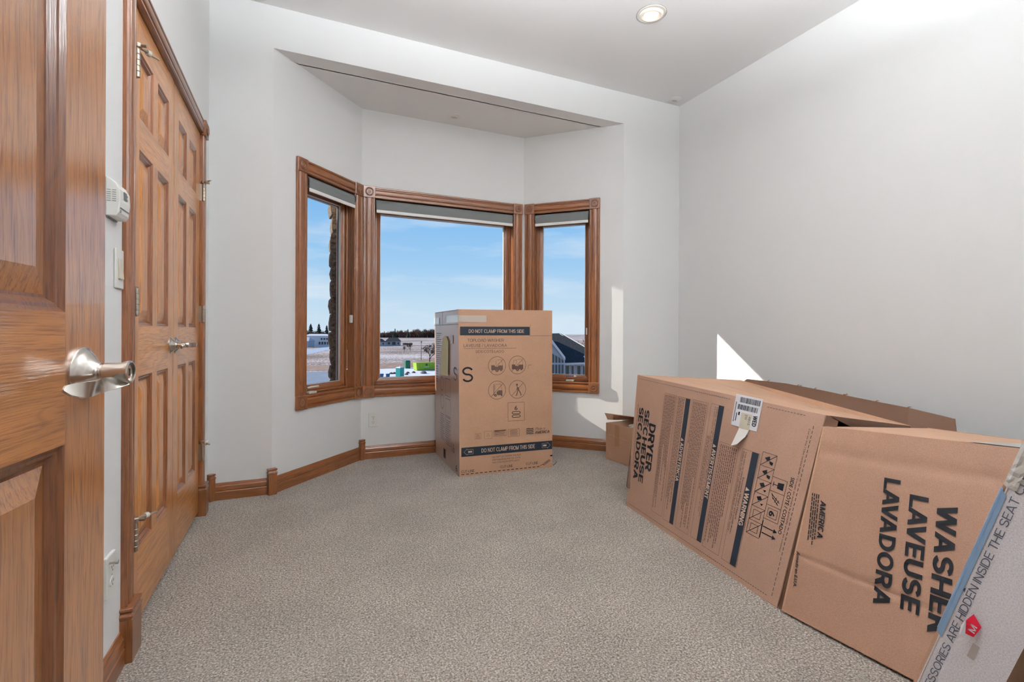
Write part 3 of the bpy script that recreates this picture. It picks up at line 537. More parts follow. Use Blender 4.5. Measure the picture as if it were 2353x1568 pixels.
# ================================================================== printing on boxes
def caps_geo(word, t=0.19, shear=0.0):         # plain grotesque capitals drawn from bars and arcs, cap height 1
    VS = []; FS = []; X = [0.0]; h = t / 2
    def poly(p): k = len(VS); VS.extend((X[0] + x, y) for x, y in p); FS.append(tuple(range(k, k + len(p))))
    def rect(x0, y0, x1, y1): poly([(x0, y0), (x1, y0), (x1, y1), (x0, y1)])
    def path(p):
        k = len(VS); n = len(p)
        for i in range(n):
            a = p[max(0, i - 1)]; b = p[min(n - 1, i + 1)]; d = hypot(b[0] - a[0], b[1] - a[1]) or 1; nx, ny = -(b[1] - a[1]) / d * h, (b[0] - a[0]) / d * h
            VS.append((X[0] + p[i][0] + nx, p[i][1] + ny)); VS.append((X[0] + p[i][0] - nx, p[i][1] - ny))
        for i in range(n - 1): FS.append((k + 2 * i, k + 2 * i + 1, k + 2 * i + 3, k + 2 * i + 2))
    def arc(cx, cy, rx, ry, a0, a1, n=16): return [(cx + rx * cos(radians(a0 + (a1 - a0) * i / n)), cy + ry * sin(radians(a0 + (a1 - a0) * i / n))) for i in range(n + 1)]
    def leg(xa, xb): poly([(xa - h * 1.05, 0), (xa + h * 1.05, 0), (xb + h * 1.05, 1), (xb - h * 1.05, 1)])
    for ci, c in enumerate(word):
        w_ = 0.68
        if c == ' ': X[0] += 0.34; continue
        if c == 'I': w_ = t; rect(0, 0, t, 1)
        elif c == '-': w_ = 0.34; rect(0, 0.34, w_, 0.34 + t)
        elif c == 'A': w_ = 0.80; leg(h, w_ / 2); leg(w_ - h, w_ / 2); rect(w_ * 0.22, 0.22, w_ * 0.78, 0.22 + t * 0.85)
        elif c == 'V': w_ = 0.78; leg(w_ / 2, h); leg(w_ / 2, w_ - h)
        elif c == 'W': w_ = 1.12; leg(w_ * 0.27, h); leg(w_ * 0.27, w_ / 2); leg(w_ * 0.73, w_ / 2); leg(w_ * 0.73, w_ - h)
        elif c == 'M': w_ = 0.86; rect(0, 0, t, 1); rect(w_ - t, 0, w_, 1); leg(w_ / 2, h); leg(w_ / 2, w_ - h)
        elif c == 'N': w_ = 0.72; rect(0, 0, t, 1); rect(w_ - t, 0, w_, 1); leg(w_ - h, h)
        elif c == 'H': w_ = 0.72; rect(0, 0, t, 1); rect(w_ - t, 0, w_, 1); rect(t, 0.5 - h * 0.9, w_ - t, 0.5 + h * 0.9)
        elif c in 'EÉ':
            w_ = 0.60; rect(0, 0, t, 1); rect(t, 0, w_, t * 0.9); rect(t, 0.5 - h * 0.9, w_ * 0.93, 0.5 + h * 0.9); rect(t, 1 - t * 0.9, w_, 1)
            if c == 'É': poly([(0.22, 1.07), (0.36, 1.07), (0.50, 1.24), (0.30, 1.24)])
        elif c == 'F': w_ = 0.58; rect(0, 0, t, 1); rect(t, 0.5 - h * 0.9, w_ * 0.9, 0.5 + h * 0.9); rect(t, 1 - t * 0.9, w_, 1)
        elif c == 'L': w_ = 0.56; rect(0, 0, t, 1); rect(t, 0, w_, t * 0.9)
        elif c == 'T': w_ = 0.64; rect(w_ / 2 - h, 0, w_ / 2 + h, 1); rect(0, 1 - t * 0.9, w_, 1)
        elif c == 'Y': w_ = 0.78; rect(w_ / 2 - h, 0, w_ / 2 + h, 0.45); poly([(0, 1), (t * 1.2, 1), (w_ / 2 + h, 0.45), (w_ / 2 - h, 0.38)]); poly([(w_ - t * 1.2, 1), (w_, 1), (w_ / 2 + h, 0.38), (w_ / 2 - h, 0.45)])
        elif c == 'O': w_ = 0.84; path(arc(w_ / 2, 0.5, w_ / 2 - h, 0.5 - h, 0, 360, 40))
        elif c in 'CG':
            w_ = 0.78; path(arc(w_ * 0.52, 0.5, w_ * 0.52 - h, 0.5 - h, 42, 318, 34))
            if c == 'G': rect(w_ * 0.52, 0.5 - h * 1.2, w_, 0.5 + h * 0.5); rect(w_ - t * 0.9, 0.04, w_, 0.5)
        elif c == 'D': w_ = 0.74; rect(0, 0, t, 1); path([(t, 1 - h)] + arc(w_ * 0.42, 0.5, w_ * 0.58 - h, 0.5 - h, 90, -90, 24) + [(t, h)])
        elif c == 'U': w_ = 0.72; r_ = w_ / 2 - h; path([(h, 1)] + arc(w_ / 2, r_ + h, r_, r_, 180, 360, 20) + [(w_ - h, 1)])
        elif c in 'RP':
            w_ = 0.70 if c == 'R' else 0.66; rect(0, 0, t, 1); ry = 0.27 - h * 0.5; path([(t, 1 - h)] + arc(w_ - ry - h, 1 - h - ry, ry, ry, 90, -90, 16) + [(t, 1 - h - 2 * ry)])
            if c == 'R': y_ = 1 - h - 2 * ry; poly([(w_ - t * 1.15, 0), (w_, 0), (w_ * 0.62 + h, y_), (w_ * 0.62 - t, y_)])
        elif c == 'S': w_ = 0.68; ry = (1 - t) / 4; rx = w_ / 2 - h; path(arc(w_ / 2, 1 - h - ry, rx, ry, 18, 270, 24) + arc(w_ / 2, h + ry, rx, ry, 90, -162, 24)[1:])
        X[0] += w_ + 0.065 - (0.17 if word[ci:ci + 2] in ('AV', 'VA') else 0.08 if word[ci:ci + 2] in ('LA', 'WA', 'RY', 'LT', 'TA') else 0)
    return [(x + shear * y, y) for x, y in VS], FS
CAPS = set('AVWMNHEÉFLTYOCGDURPSI -')
def text_geo(s, bold=0.0, shear=0.0):
    if bold > 0 and set(s) <= CAPS: return caps_geo(s, 0.20 if bold >= 0.03 else (0.15 if bold >= 0.02 else 0.115), shear)
    c = D.curves.new('t', 'FONT'); c.body = s; c.size = 1.0; c.offset = bold; c.resolution_u = 2; c.shear = shear; c.align_x = 'LEFT'
    o = D.objects.new('t', c); COL.objects.link(o); dg = bpy.context.evaluated_depsgraph_get()
    me = o.evaluated_get(dg).to_mesh(); vs = [(v.co.x, v.co.y) for v in me.vertices]; fs = [tuple(p.vertices) for p in me.polygons]
    o.evaluated_get(dg).to_mesh_clear(); D.objects.remove(o); D.curves.remove(c); return vs, fs
class Face:                                  # quad BL BR TR TL in the world; a, b in metres
    def __init__(s, q, root_, h=0.0016, shear=0.0):
        s.q = [Vector(p) for p in q]; s.W = (s.q[1] - s.q[0]).length; s.H = (s.q[3] - s.q[0]).length; s.r = root_; s.h = h; s.sh = shear
    def P(s, a, b, dh=0.0):
        a += s.sh * (0.5 - b); u, v = a / s.W, b / s.H; q = s.q
        p = q[0] * (1 - u) * (1 - v) + q[1] * u * (1 - v) + q[2] * u * v + q[3] * (1 - u) * v
        du = (q[1] - q[0]) * (1 - v) + (q[2] - q[3]) * v; dv = (q[3] - q[0]) * (1 - u) + (q[2] - q[1]) * u
        return p + du.cross(dv).normalized() * (s.h + dh)
    def out(s, vs, fs, name, mat, dh=0.0, parent=None):
        mb = MB(); mb.add([s.P(a, b, dh) for a, b in vs], fs); o = mb.build(name, mat, parent or s.r, world=True, recalc=False)
        if name in ('fine_print', 'barcode_print', 'perforation_line', 'cut_line'): o['kind'] = 'stuff'
        return o
    def text(s, t, a0, b0, a1, b1, mat=None, down=False, bold=0.0, name='printed_lettering', dh=0.0002, shear=0, up=False, parent=None):
        vs, fs = text_geo(t, bold, shear); xs = [v[0] for v in vs]; ys = [v[1] for v in vs]
        x0, x1, y0, y1 = min(xs), max(xs), min(ys), max(ys); out = []
        for x, y in vs:
            u, v = (x - x0) / (x1 - x0), (y - y0) / (y1 - y0)
            if down: out.append((a0 + v * (a1 - a0), b1 - u * (b1 - b0)))
            elif up: out.append((a1 - v * (a1 - a0), b0 + u * (b1 - b0)))
            else: out.append((a0 + u * (a1 - a0), b0 + v * (b1 - b0)))
        return s.out(out, fs, name, mat or M['ink'], dh, parent)
    def rects(s, L, mat, name, dh=0.0, n=6, parent=None):
        vs = []; fs = []
        for a0, b0, a1, b1 in L:
            na = max(1, min(10, int(abs(a1 - a0) / 0.1) + 1)); nb = max(1, min(10, int(abs(b1 - b0) / 0.1) + 1)); k = len(vs)
            for j in range(nb + 1):
                for i in range(na + 1): vs.append((a0 + (a1 - a0) * i / na, b0 + (b1 - b0) * j / nb))
            for j in range(nb):
                for i in range(na): fs.append((k + j * (na + 1) + i, k + j * (na + 1) + i + 1, k + (j + 1) * (na + 1) + i + 1, k + (j + 1) * (na + 1) + i))
        return s.out(vs, fs, name, mat, dh, parent)
    def icon(s, polys, lines, rings, mat, name, lw=0.0016, dh=0.0, parent=None):
        vs = []; fs = []
        for p in polys: k = len(vs); vs += p; fs.append(tuple(range(k, k + len(p))))
        for (x0, y0), (x1, y1), *w_ in lines:
            w2 = (w_[0] if w_ else lw) / 2; d = hypot(x1 - x0, y1 - y0) or 1; nx, ny = -(y1 - y0) / d * w2, (x1 - x0) / d * w2; k = len(vs)
            vs += [(x0 - nx, y0 - ny), (x1 - nx, y1 - ny), (x1 + nx, y1 + ny), (x0 + nx, y0 + ny)]; fs.append((k, k + 1, k + 2, k + 3))
        for cx, cy, r0, r1 in rings:
            k = len(vs); n = 40
            for i in range(n): a = 2 * pi * i / n; vs += [(cx + r0 * cos(a), cy + r0 * sin(a)), (cx + r1 * cos(a), cy + r1 * sin(a))]
            for i in range(n): j = (i + 1) % n; fs.append((k + 2 * i, k + 2 * i + 1, k + 2 * j + 1, k + 2 * j))
        return s.out(vs, fs, name, mat, dh, parent)
def frame_lines(a0, b0, a1, b1): return [((a0, b0), (a1, b0)), ((a1, b0), (a1, b1)), ((a1, b1), (a0, b1)), ((a0, b1), (a0, b0))]
def slab(q, t, name, mat, par, nx=12, ny=8, wav=None, bev=0.0):   # q BL BR TR TL seen from outside, thickness inwards
    q = [Vector(p) for p in q]; mb = MB(); vs = []
    for k in (0, 1):
        for j in range(ny + 1):
            for i in range(nx + 1):
                u, v = i / nx, j / ny; p = q[0] * (1 - u) * (1 - v) + q[1] * u * (1 - v) + q[2] * u * v + q[3] * (1 - u) * v
                du = (q[1] - q[0]) * (1 - v) + (q[2] - q[3]) * v; dv = (q[3] - q[0]) * (1 - u) + (q[2] - q[1]) * u; n = du.cross(dv).normalized()
                p = p - n * t * k + (n * wav(u, v) if wav else Vector()); vs.append(p)
    m_ = nx + 1; K = m_ * (ny + 1); fs = []
    for j in range(ny):
        for i in range(nx):
            a = j * m_ + i; fs += [(a, a + 1, a + m_ + 1, a + m_), (K + a, K + a + m_, K + a + m_ + 1, K + a + 1)]
    for i in range(nx): fs += [(i, K + i, K + i + 1, i + 1), (ny * m_ + i, ny * m_ + i + 1, K + ny * m_ + i + 1, K + ny * m_ + i)]
    for j in range(ny): a = j * m_; b_ = a + nx; fs += [(a, a + m_, K + a + m_, K + a), (b_, K + b_, K + b_ + m_, b_ + m_)]
    mb.add(vs, fs); return mb.build(name, mat, par, world=True, smooth=True)
def fine_print(F, a0, b0, a1, b1, nlines, name='fine_print', mat=None, seed=1, h=0.42, rag=0.25):
    # rows of small word-sized strokes running down the face (too small in the photo to read)
    rnd = random.Random(seed); L = []; vs = []; fs = []; st = (a1 - a0) / nlines
    for i in range(nlines):
        a = a1 - (i + 0.8) * st; b_ = b1; end = b0 + rnd.random() * rag * (b1 - b0) if rnd.random() < 0.7 else b0 + rnd.random() * 0.8 * (b1 - b0)
        while b_ > end:
            w_ = rnd.uniform(0.006, 0.020); k = len(vs)
            vs += [(a, b_ - w_), (a + st * h, b_ - w_), (a + st * h, b_), (a, b_)]; fs.append((k, k + 1, k + 2, k + 3)); b_ -= w_ + 0.0035
    return F.out(vs, fs, name, mat or M['ink_brown'], 0.0002)

# ---- washer box standing by the window
wbx = root('cardboard_box', (1.36, 3.50, 0), 0, 'tall standing cardboard washer box in front of the bay window', 'box')
A = [(1.019, 3.193, 0), (1.726, 3.163, 0), (1.760, 3.850, 0), (1.035, 3.885, 0)]; Tt = [(1.010, 3.210, 1.156), (1.690, 3.110, 1.159), (1.735, 3.845, 1.159), (1.017, 3.880, 1.156)]
bs = lambda u, v: 0.004 * sin(pi * u) * sin(pi * v)
slab([A[0], A[1], Tt[1], Tt[0]], 0.006, 'front_panel', M['card'], wbx, wav=None)
slab([A[3], A[0], Tt[0], Tt[3]], 0.006, 'left_panel', M['card_gloss'], wbx)
slab([A[1], A[2], Tt[2], Tt[1]], 0.006, 'right_panel', M['card'], wbx); slab([A[2], A[3], Tt[3], Tt[2]], 0.006, 'back_panel', M['card'], wbx)
slab([Tt[0], Tt[1], Tt[2], Tt[3]], 0.006, 'top_panel', M['card'], wbx); slab([A[3], A[2], A[1], A[0]], 0.004, 'bottom_panel', M['card'], wbx)
WF = Face([A[0], A[1], Tt[1], Tt[0]], wbx, 0.0012); WL = Face([A[3], A[0], Tt[0], Tt[3]], wbx, 0.0012)
WF.rects([(0.011, 0.976, 0.530, 1.037)], M['ink_navy'], 'printed_band'); WF.text('DO NOT CLAMP FROM THIS SIDE', 0.073, 0.993, 0.486, 1.018, M['ink_tan'], bold=0.02, dh=0.0006)
WF.text('TOPLOAD WASHER', 0.063, 0.931, 0.331, 0.952, M['ink_brown'], bold=0.01); WF.text('LAVEUSE / LAVADORA', 0.035, 0.894, 0.356, 0.916, M['ink_brown'])
WF.text('SIDE/CÔTÉ/LADO', 0.122, 0.853, 0.332, 0.877, M['ink_brown'])
WF.text('S', 0.024, 0.652, 0.102, 0.757, M['ink'], bold=0.01)
icl = frame_lines(0.359, 0.364, 0.486, 0.496) + [((0.035, 0.885), (0.428, 0.885)), ((0.534, 1.057), (0.534, 0.972)), ((0.534, 0.972), (0.706, 0.972)), ((0.518, 0.762), (0.545, 0.762)), ((0.518, 0.762), (0.518, 0.735))]
WF.icon([], icl[:4], [], M['ink_brown'], 'square_frame', lw=0.0024); WF.icon([], icl[4:5], [], M['ink_brown'], 'printed_line', lw=0.0024); WF.icon([], icl[5:7], [], M['ink_brown'], 'crease_mark', lw=0.0024); WF.icon([], icl[7:], [], M['ink_brown'], 'corner_mark', lw=0.0024)
WF.text('6', 0.410, 0.440, 0.432, 0.472, M['ink'], bold=0.0)
def pill(cx, cy, w_, h_): # outline
    return [((cx - w_, cy + h_), (cx + w_, cy + h_)), ((cx - w_, cy - h_), (cx + w_, cy - h_)), ((cx - w_, cy + h_), (cx - w_ - h_, cy)), ((cx - w_ - h_, cy), (cx - w_, cy - h_)), ((cx + w_, cy + h_), (cx + w_ + h_, cy)), ((cx + w_ + h_, cy), (cx + w_, cy - h_))]
WF.icon([], pill(0.422, 0.422, 0.025, 0.008) + pill(0.422, 0.397, 0.025, 0.008), [], M['ink'], 'pallet_symbol', lw=0.004)
R_ = 0.066
def truck(cx, cy, mast):
    p = [[(cx - 0.043, cy - 0.030), (cx + 0.044, cy - 0.030), (cx + 0.044, cy + 0.002), (cx + 0.012, cy + 0.002), (cx + 0.004, cy - 0.008), (cx - 0.014, cy - 0.006), (cx - 0.018, cy + 0.004), (cx - 0.043, cy + 0.004)]]
    l = [((cx - 0.008, cy + 0.004), (cx - 0.006, cy + 0.040)), ((cx + 0.000, cy + 0.040), (cx + 0.028, cy + 0.044)), ((cx + 0.028, cy + 0.044), (cx + 0.040, cy + 0.020)), ((cx + 0.040, cy + 0.020), (cx + 0.042, cy - 0.004))] + ([((cx - 0.030, cy + 0.004), (cx - 0.028, cy + 0.034)), ((cx - 0.028, cy + 0.034), (cx - 0.006, cy + 0.036))] if mast else [])
    return p, l, [(cx, cy - 0.030, 0.004, 0.013), (cx + 0.030, cy - 0.032, 0.001, 0.007)]
for cx, cy, k in ((0.279, 0.761, 0), (0.434, 0.764, 1)):
    p, l, rg = truck(cx, cy, k); WF.icon(p, l + [((cx - R_ * .7, cy - R_ * .7), (cx + R_ * .7, cy + R_ * .7), 0.003)], rg + [(cx, cy, R_ - 0.0032, R_)], M['ink_brown'], 'no_clamp_symbol', lw=0.002)
cx, cy = 0.278, 0.589
WF.icon([[(cx + 0.004, cy - 0.036), (cx + 0.040, cy - 0.036), (cx + 0.040, cy - 0.002), (cx + 0.010, cy - 0.002), (cx - 0.006, cy - 0.018)]], [((cx - 0.024, cy - 0.038), (cx - 0.022, cy + 0.042), 0.005), ((cx - 0.014, cy), (cx - 0.010, cy + 0.040)), ((cx - 0.010, cy + 0.040), (cx + 0.028, cy + 0.042)), ((cx + 0.028, cy + 0.042), (cx + 0.036, cy)), ((cx - R_ * .7, cy - R_ * .7), (cx + R_ * .7, cy + R_ * .7), 0.003)], [(cx - 0.012, cy - 0.036, 0.003, 0.010), (cx + 0.034, cy - 0.038, 0, 0.006), (cx, cy, R_ - 0.0032, R_)], M['ink_brown'], 'no_clamp_symbol', lw=0.002)
cx, cy = 0.433, 0.589
WF.icon([[(cx - 0.006, cy + 0.024), (cx + 0.010, cy + 0.012), (cx + 0.014, cy - 0.006), (cx + 0.002, cy - 0.006), (cx - 0.004, cy + 0.008)]], [((cx + 0.004, cy - 0.004), (cx - 0.008, cy - 0.044), 0.007), ((cx + 0.010, cy - 0.004), (cx + 0.030, cy - 0.042), 0.007), ((cx - 0.008, cy - 0.044), (cx - 0.016, cy - 0.044), 0.004), ((cx + 0.030, cy - 0.042), (cx + 0.022, cy - 0.045), 0.004), ((cx + 0.004, cy + 0.014), (cx - 0.010, cy - 0.002), 0.004), ((cx - R_ * .7, cy - R_ * .7), (cx + R_ * .7, cy + R_ * .7), 0.003)], [(cx - 0.004, cy + 0.033, 0, 0.008), (cx, cy, R_ - 0.0032, R_)], M['ink_brown'], 'no_walking_symbol', lw=0.002)
# small icons row
WF.icon([], frame_lines(0.113, 0.252, 0.157, 0.290) + frame_lines(0.181, 0.250, 0.238, 0.302) + frame_lines(0.249, 0.262, 0.348, 0.304) + frame_lines(0.361, 0.252, 0.445, 0.305) + [((0.198, 0.268), (0.209, 0.288)), ((0.209, 0.288), (0.220, 0.268)), ((0.220, 0.268), (0.198, 0.268))], [], M['ink_brown'], 'small_symbols', lw=0.0016)
sm = MB()
WF.rects([(0.118 + i * 0.001, 0.258 + i * 0.008, 0.150 - i * 0.002, 0.2605 + i * 0.008) for i in range(4)] + [(0.256, 0.268 + i * 0.007, 0.340 - 0.01 * (i % 2), 0.2705 + i * 0.007 + (0.006 if i == 4 else 0)) for i in range(5)] + [(0.375 - 0.004 * (i % 2), 0.260 + i * 0.009, 0.430 + 0.004 * (i % 2), 0.2625 + i * 0.009) for i in range(5)], M['ink_brown'], 'fine_print')
WF.icon([], [((0.500 + 0.0, b + 0.0), (0.515, b + 0.004), 0.005) for b in (0.262, 0.274, 0.286, 0.298)] + [((0.515, b + 0.004), (0.535, b - 0.001), 0.005) for b in (0.262, 0.274, 0.286, 0.298)] + [((0.535, b - 0.001), (0.556, b + 0.003), 0.005) for b in (0.262, 0.274, 0.286, 0.298)], [], M['ink'], 'flag_symbol')
WF.text('Made in', 0.572, 0.287, 0.650, 0.306, M['ink_brown'], shear=0.3); WF.text('AMERICA', 0.567, 0.259, 0.684, 0.279, M['ink'], bold=0.02, shear=0.15)
WF.rects([(0.013, 0.137, 0.706, 0.200)], M['ink_navy'], 'printed_band'); WF.text('DO NOT CLAMP FROM THIS SIDE', 0.158, 0.155, 0.567, 0.184, M['ink_tan'], bold=0.02, dh=0.0006)
for ax_, sg in ((0.032, 1), (0.690, -1)):
    pt_ = [(ax_, 0.168), (ax_ + sg * 0.022, 0.190), (ax_ + sg * 0.022, 0.184), (ax_ + sg * 0.066, 0.184), (ax_ + sg * 0.066, 0.152), (ax_ + sg * 0.022, 0.152), (ax_ + sg * 0.022, 0.146)]
    WF.icon([], [(pt_[k], pt_[(k + 1) % 7]) for k in range(7)], [], M['ink_tan'], 'arrow_symbol', lw=0.0016, dh=0.0006)
    WF.icon([], [((ax_ + sg * 0.030, 0.168), (ax_ + sg * 0.058, 0.168), 0.012)], [], M['ink_tan'], 'small_truck_symbol', dh=0.0006)
for i, s_ in enumerate(('DO NOT LAY DOWN THIS BOX', "N'ETABLISSEZ PAS CE COTE", 'NO COLOQUE ESTE LADO')): WF.text(s_, 0.240, 0.110 - i * 0.020, 0.458 - i * 0.006, 0.123 - i * 0.020, M['ink_brown'], bold=0.01)
for a, b_ in ((0.012, 0.026), (0.299, 0.033), (0.497, 0.036)): WF.text('CUT-LINE', a, b_, a + 0.094, b_ + 0.018, M['ink'], bold=0.012)
WF.rects([(0.012 + i * 0.0335, 0.013, 0.012 + i * 0.0335 + 0.021, 0.018) for i in range(18)], M['ink'], 'cut_line')
WF.icon([], [((0.608, 0.020), (0.628, 0.030)), ((0.628, 0.030), (0.640, 0.024))] + [((0.632, 0.030), (0.680, 0.060), 0.003), ((0.640, 0.022), (0.690, 0.051), 0.003), ((0.680, 0.060), (0.690, 0.051), 0.003), ((0.632, 0.030), (0.640, 0.022), 0.003), ((0.645, 0.032), (0.680, 0.053), 0.003)], [], M['ink'], 'knife_symbol', lw=0.003)
WF.rects([(0.690, 0.083, 0.708, 0.093)], M['ink'], 'registration_mark')
WF.rects([(-0.002, 1.068, 0.203, 1.115)], M['tape'], 'packing_tape', dh=0.0012)
# left face
WL.rects([(0.0, 1.051, 0.692, 1.054)], M['dark'], 'lid_seam', dh=0.0004); WL.rects([(0.255, 1.054, 0.259, 1.156)], M['dark'], 'flap_seam', dh=0.0004)
WL.rects([(-0.002, 1.062, 0.165, 1.112)], M['tape_w'], 'packing_tape', dh=0.0014); WL.rects([(0.385, 1.066, 0.690, 1.118)], M['tape_w'], 'packing_tape', dh=0.0014)
WL.text('S', 0.560, 0.655, 0.650, 0.752, M['ink_grey'], bold=0.01)
WL.icon([[(0.300, 0.955), (0.330, 0.968), (0.400, 0.965), (0.452, 0.930), (0.448, 0.78), (0.440, 0.675), (0.200, 0.668), (0.220, 0.80)]], [], [], M['yellow'], 'paper_slip', dh=0.008)
WL.rects([(0.500, 0.915, 0.560, 0.975)], M['label'], 'small_label', dh=0.003)
fp = [(0.04, 0.60 + i * 0.020, 0.10, 0.608 + i * 0.020) for i in range(7)]
WL.rects(fp, plain('blue_barcode', (0.10, 0.16, 0.32), 0.5), 'barcode_print')
WL.icon([], frame_lines(0.330, 0.52, 0.470, 0.65) + frame_lines(0.330, 0.37, 0.470, 0.50) + frame_lines(0.330, 0.16, 0.470, 0.36), [(0.23, 0.60, 0.050, 0.055), (0.23, 0.46, 0.050, 0.055)], M['ink_grey'], 'printed_symbols', lw=0.004)
WL.rects([(0.17, 0.17 + i * 0.016, 0.30 - 0.02 * (i % 3), 0.174 + i * 0.016) for i in range(13)] + [(0.34, 0.175 + i * 0.016, 0.46 - 0.02 * (i % 2), 0.179 + i * 0.016) for i in range(11)] + [(0.06, 0.985 - i * 0.016, 0.22 - 0.03 * (i % 3), 0.989 - i * 0.016) for i in range(16)], M['ink_grey'], 'fine_print')
WL.rects([(0.26, 0.035, 0.32, 0.105)], M['ink'], 'printed_block'); WL.text('6', 0.60, 0.02, 0.64, 0.065, M['ink']); WL.text('16', 0.50, 0.13, 0.57, 0.20, M['ink_grey'])
MB().tube([(1.735, 3.170, 0.012), (1.75, 3.165, 0.020), (1.765, 3.17, 0.034)], 0.0016, 6).build('loose_strap_end', M['dark'], wbx, world=True)

# ---- dryer box lying on its side
dbx = root('cardboard_box', (2.1, 1.75, 0), 0, 'large cardboard dryer box lying on its side, nearest the bay', 'box')
q = [(1.737, 2.289, 0.0), (1.596, 1.222, 0.0), (1.830, 1.200, 0.690), (1.930, 2.440, 0.7375)]
bb = [(2.44, 2.22, 0.0), (2.40, 1.30, 0.0)]; tb_ = [(2.690, 2.330, 0.687), (2.660, 1.338, 0.563)]
rw = lambda u, v: -0.028 * sin(pi * u) * v
bw = lambda u, v: 0.006 * sin(pi * u) * sin(2 * pi * v)
DFW = slab(q, 0.006, 'front_panel', M['card_pink'], dbx)
slab([q[3], q[2], tb_[1], tb_[0]], 0.006, 'top_panel', M['card'], dbx, 24, 60, wav=lambda u, v: -0.026 * sin(pi * u) * v - sum(0.006 * math.exp(-((v - c0 + 0.10 * u) / 0.012) ** 2) * math.exp(-((u - u0) / 0.16) ** 2) for c0, u0 in ((0.30, 0.25), (0.45, 0.5), (0.62, 0.3), (0.75, 0.7))))
slab([bb[0], q[0], q[3], tb_[0]], 0.006, 'end_panel', M['card'], dbx)
slab([bb[1], bb[0], tb_[0], tb_[1]], 0.006, 'back_panel', M['card'], dbx); slab([bb[0], bb[1], q[1], q[0]], 0.004, 'bottom_panel', M['card'], dbx)
slab([(1.765, 2.330, 0.10), (1.745, 2.296, 0.10), (1.925, 2.43, 0.60), (1.94, 2.455, 0.60)], 0.02, 'end_flap', M['card_shaded'], dbx, 4, 4)
# torn upright flap along the far edge
vs = []; bt = [(2.69, 2.310, .680), (2.69, 2.05, .648), (2.685, 1.83, .610), (2.68, 1.607, .565), (2.67, 1.358, .545), (2.68, 1.172, .545)]; tp = [(2.71, 2.300, .697), (2.76, 2.06, .690), (2.76, 1.83, .672), (2.76, 1.66, .655), (2.76, 1.40, .634), (2.76, 1.215, .610)]
mb = MB(); n = len(bt)
for i in range(n): b0 = Vector(bt[i]); t0 = Vector(tp[i]); vs += [b0, t0, b0 + Vector((0.006, 0, 0)), t0 + Vector((0.006, 0, 0))]
fs = []
for i in range(n - 1): a = 4 * i; fs += [(a, a + 4, a + 5, a + 1), (a + 2, a + 3, a + 7, a + 6), (a + 1, a + 5, a + 7, a + 3), (a, a + 2, a + 6, a + 4)]
fs += [(0, 1, 3, 2), (4 * n - 4, 4 * n - 2, 4 * n - 1, 4 * n - 3)]
mb.add(vs, fs).build('torn_flap', M['card_shaded'], dbx, world=True)
rnd = random.Random(3)
for k in range(9):
    t_ = rnd.uniform(0.5, 4.0); i = int(t_); f_ = t_ - i; p = Vector(tp[i]) * (1 - f_) + Vector(tp[i + 1]) * f_
    MB().ribbon([p, p + Vector((-0.004, -0.012, 0.006)), p + Vector((-0.006, -0.02, 0.003 + rnd.random() * 0.008))], [(0, 0.003, 0.001)] * 3, [(0.0006, 0, 0.0004)] * 3).build('torn_shred', M['card_edge'], dbx, world=True)
slab([(1.598, 1.216, 0.0), (1.612, 1.190, 0.0), (1.850, 1.165, 0.672), (1.832, 1.197, 0.690)], 0.005, 'right_edge_flap', M['card_shaded'], dbx, 3, 10)  # flap coloured dark to stand for the shadow gap between the boxes
slab([(2.10, 1.235, 0.60), (2.60, 1.30, 0.52), (2.64, 1.33, 0.566), (1.86, 1.205, 0.686)], 0.005, 'inner_flap', M['card_shaded'], dbx, 6, 3)
DF = Face(q, dbx, 0.0014)
DF.text('DRYER', 0.150, 0.248, 0.204, 0.512, down=True, bold=0.035); DF.text('SÉCHEUSE', 0.098, 0.167, 0.150, 0.581, down=True, bold=0.035); DF.text('SECADORA', 0.045, 0.169, 0.087, 0.585, down=True, bold=0.035)
fine_print(DF, 0.028, 0.15, 0.040, 0.60, 1, seed=5, h=0.3)
lines = []
for a0, b0, a1, b1 in ((0.248, 0.060, 0.338, 0.708), (0.352, 0.056, 0.434, 0.707), (0.452, 0.054, 0.549, 0.710), (0.568, 0.056, 0.642, 0.713), (0.652, 0.049, 0.756, 0.541), (0.776, 0.047, 0.860, 0.544)): lines += frame_lines(a0, b0, a1, b1)
DF.icon([], lines, [], M['ink_brown'], 'printed_frames', lw=0.0014)
DF.rects([(0.404, 0.055, 0.434, 0.706), (0.612, 0.056, 0.642, 0.713), (0.824, 0.046, 0.856, 0.544)], M['ink_navy'], 'printed_band')
for s_, a, b0, b1 in (('ADVERTENCIA', 0.408, 0.269, 0.470), ('AVERTISSEMENT', 0.616, 0.257, 0.496), ('WARNING', 0.828, 0.219, 0.362)):
    DF.text(s_, a, b0, a + 0.022, b1, M['ink_tan'], down=True, bold=0.035, dh=0.0008)
    t0 = b1 + 0.024; DF.icon([[(a + 0.001, t0 - 0.018), (a + 0.001, t0), (a + 0.021, t0 - 0.009)]], [], [], M['ink_tan'], 'warning_triangle', dh=0.0008)
for k, (a0, b0, a1, b1, nl) in enumerate(((0.252, 0.075, 0.334, 0.70, 9), (0.356, 0.08, 0.398, 0.70, 4), (0.457, 0.07, 0.545, 0.70, 9), (0.572, 0.22, 0.590, 0.55, 2), (0.657, 0.065, 0.752, 0.532, 9))): fine_print(DF, a0, b0, a1, b1, nl, seed=k + 2)
DF.text('Excessive Weight Hazard', 0.801, 0.235, 0.812, 0.420, M['ink'], down=True); DF.text('Use two or more people to move and install dryer.', 0.790, 0.16, 0.800, 0.532, M['ink'], down=True); DF.text('Failure to do so can result in back or other injury.', 0.779, 0.17, 0.788, 0.532, M['ink'], down=True)
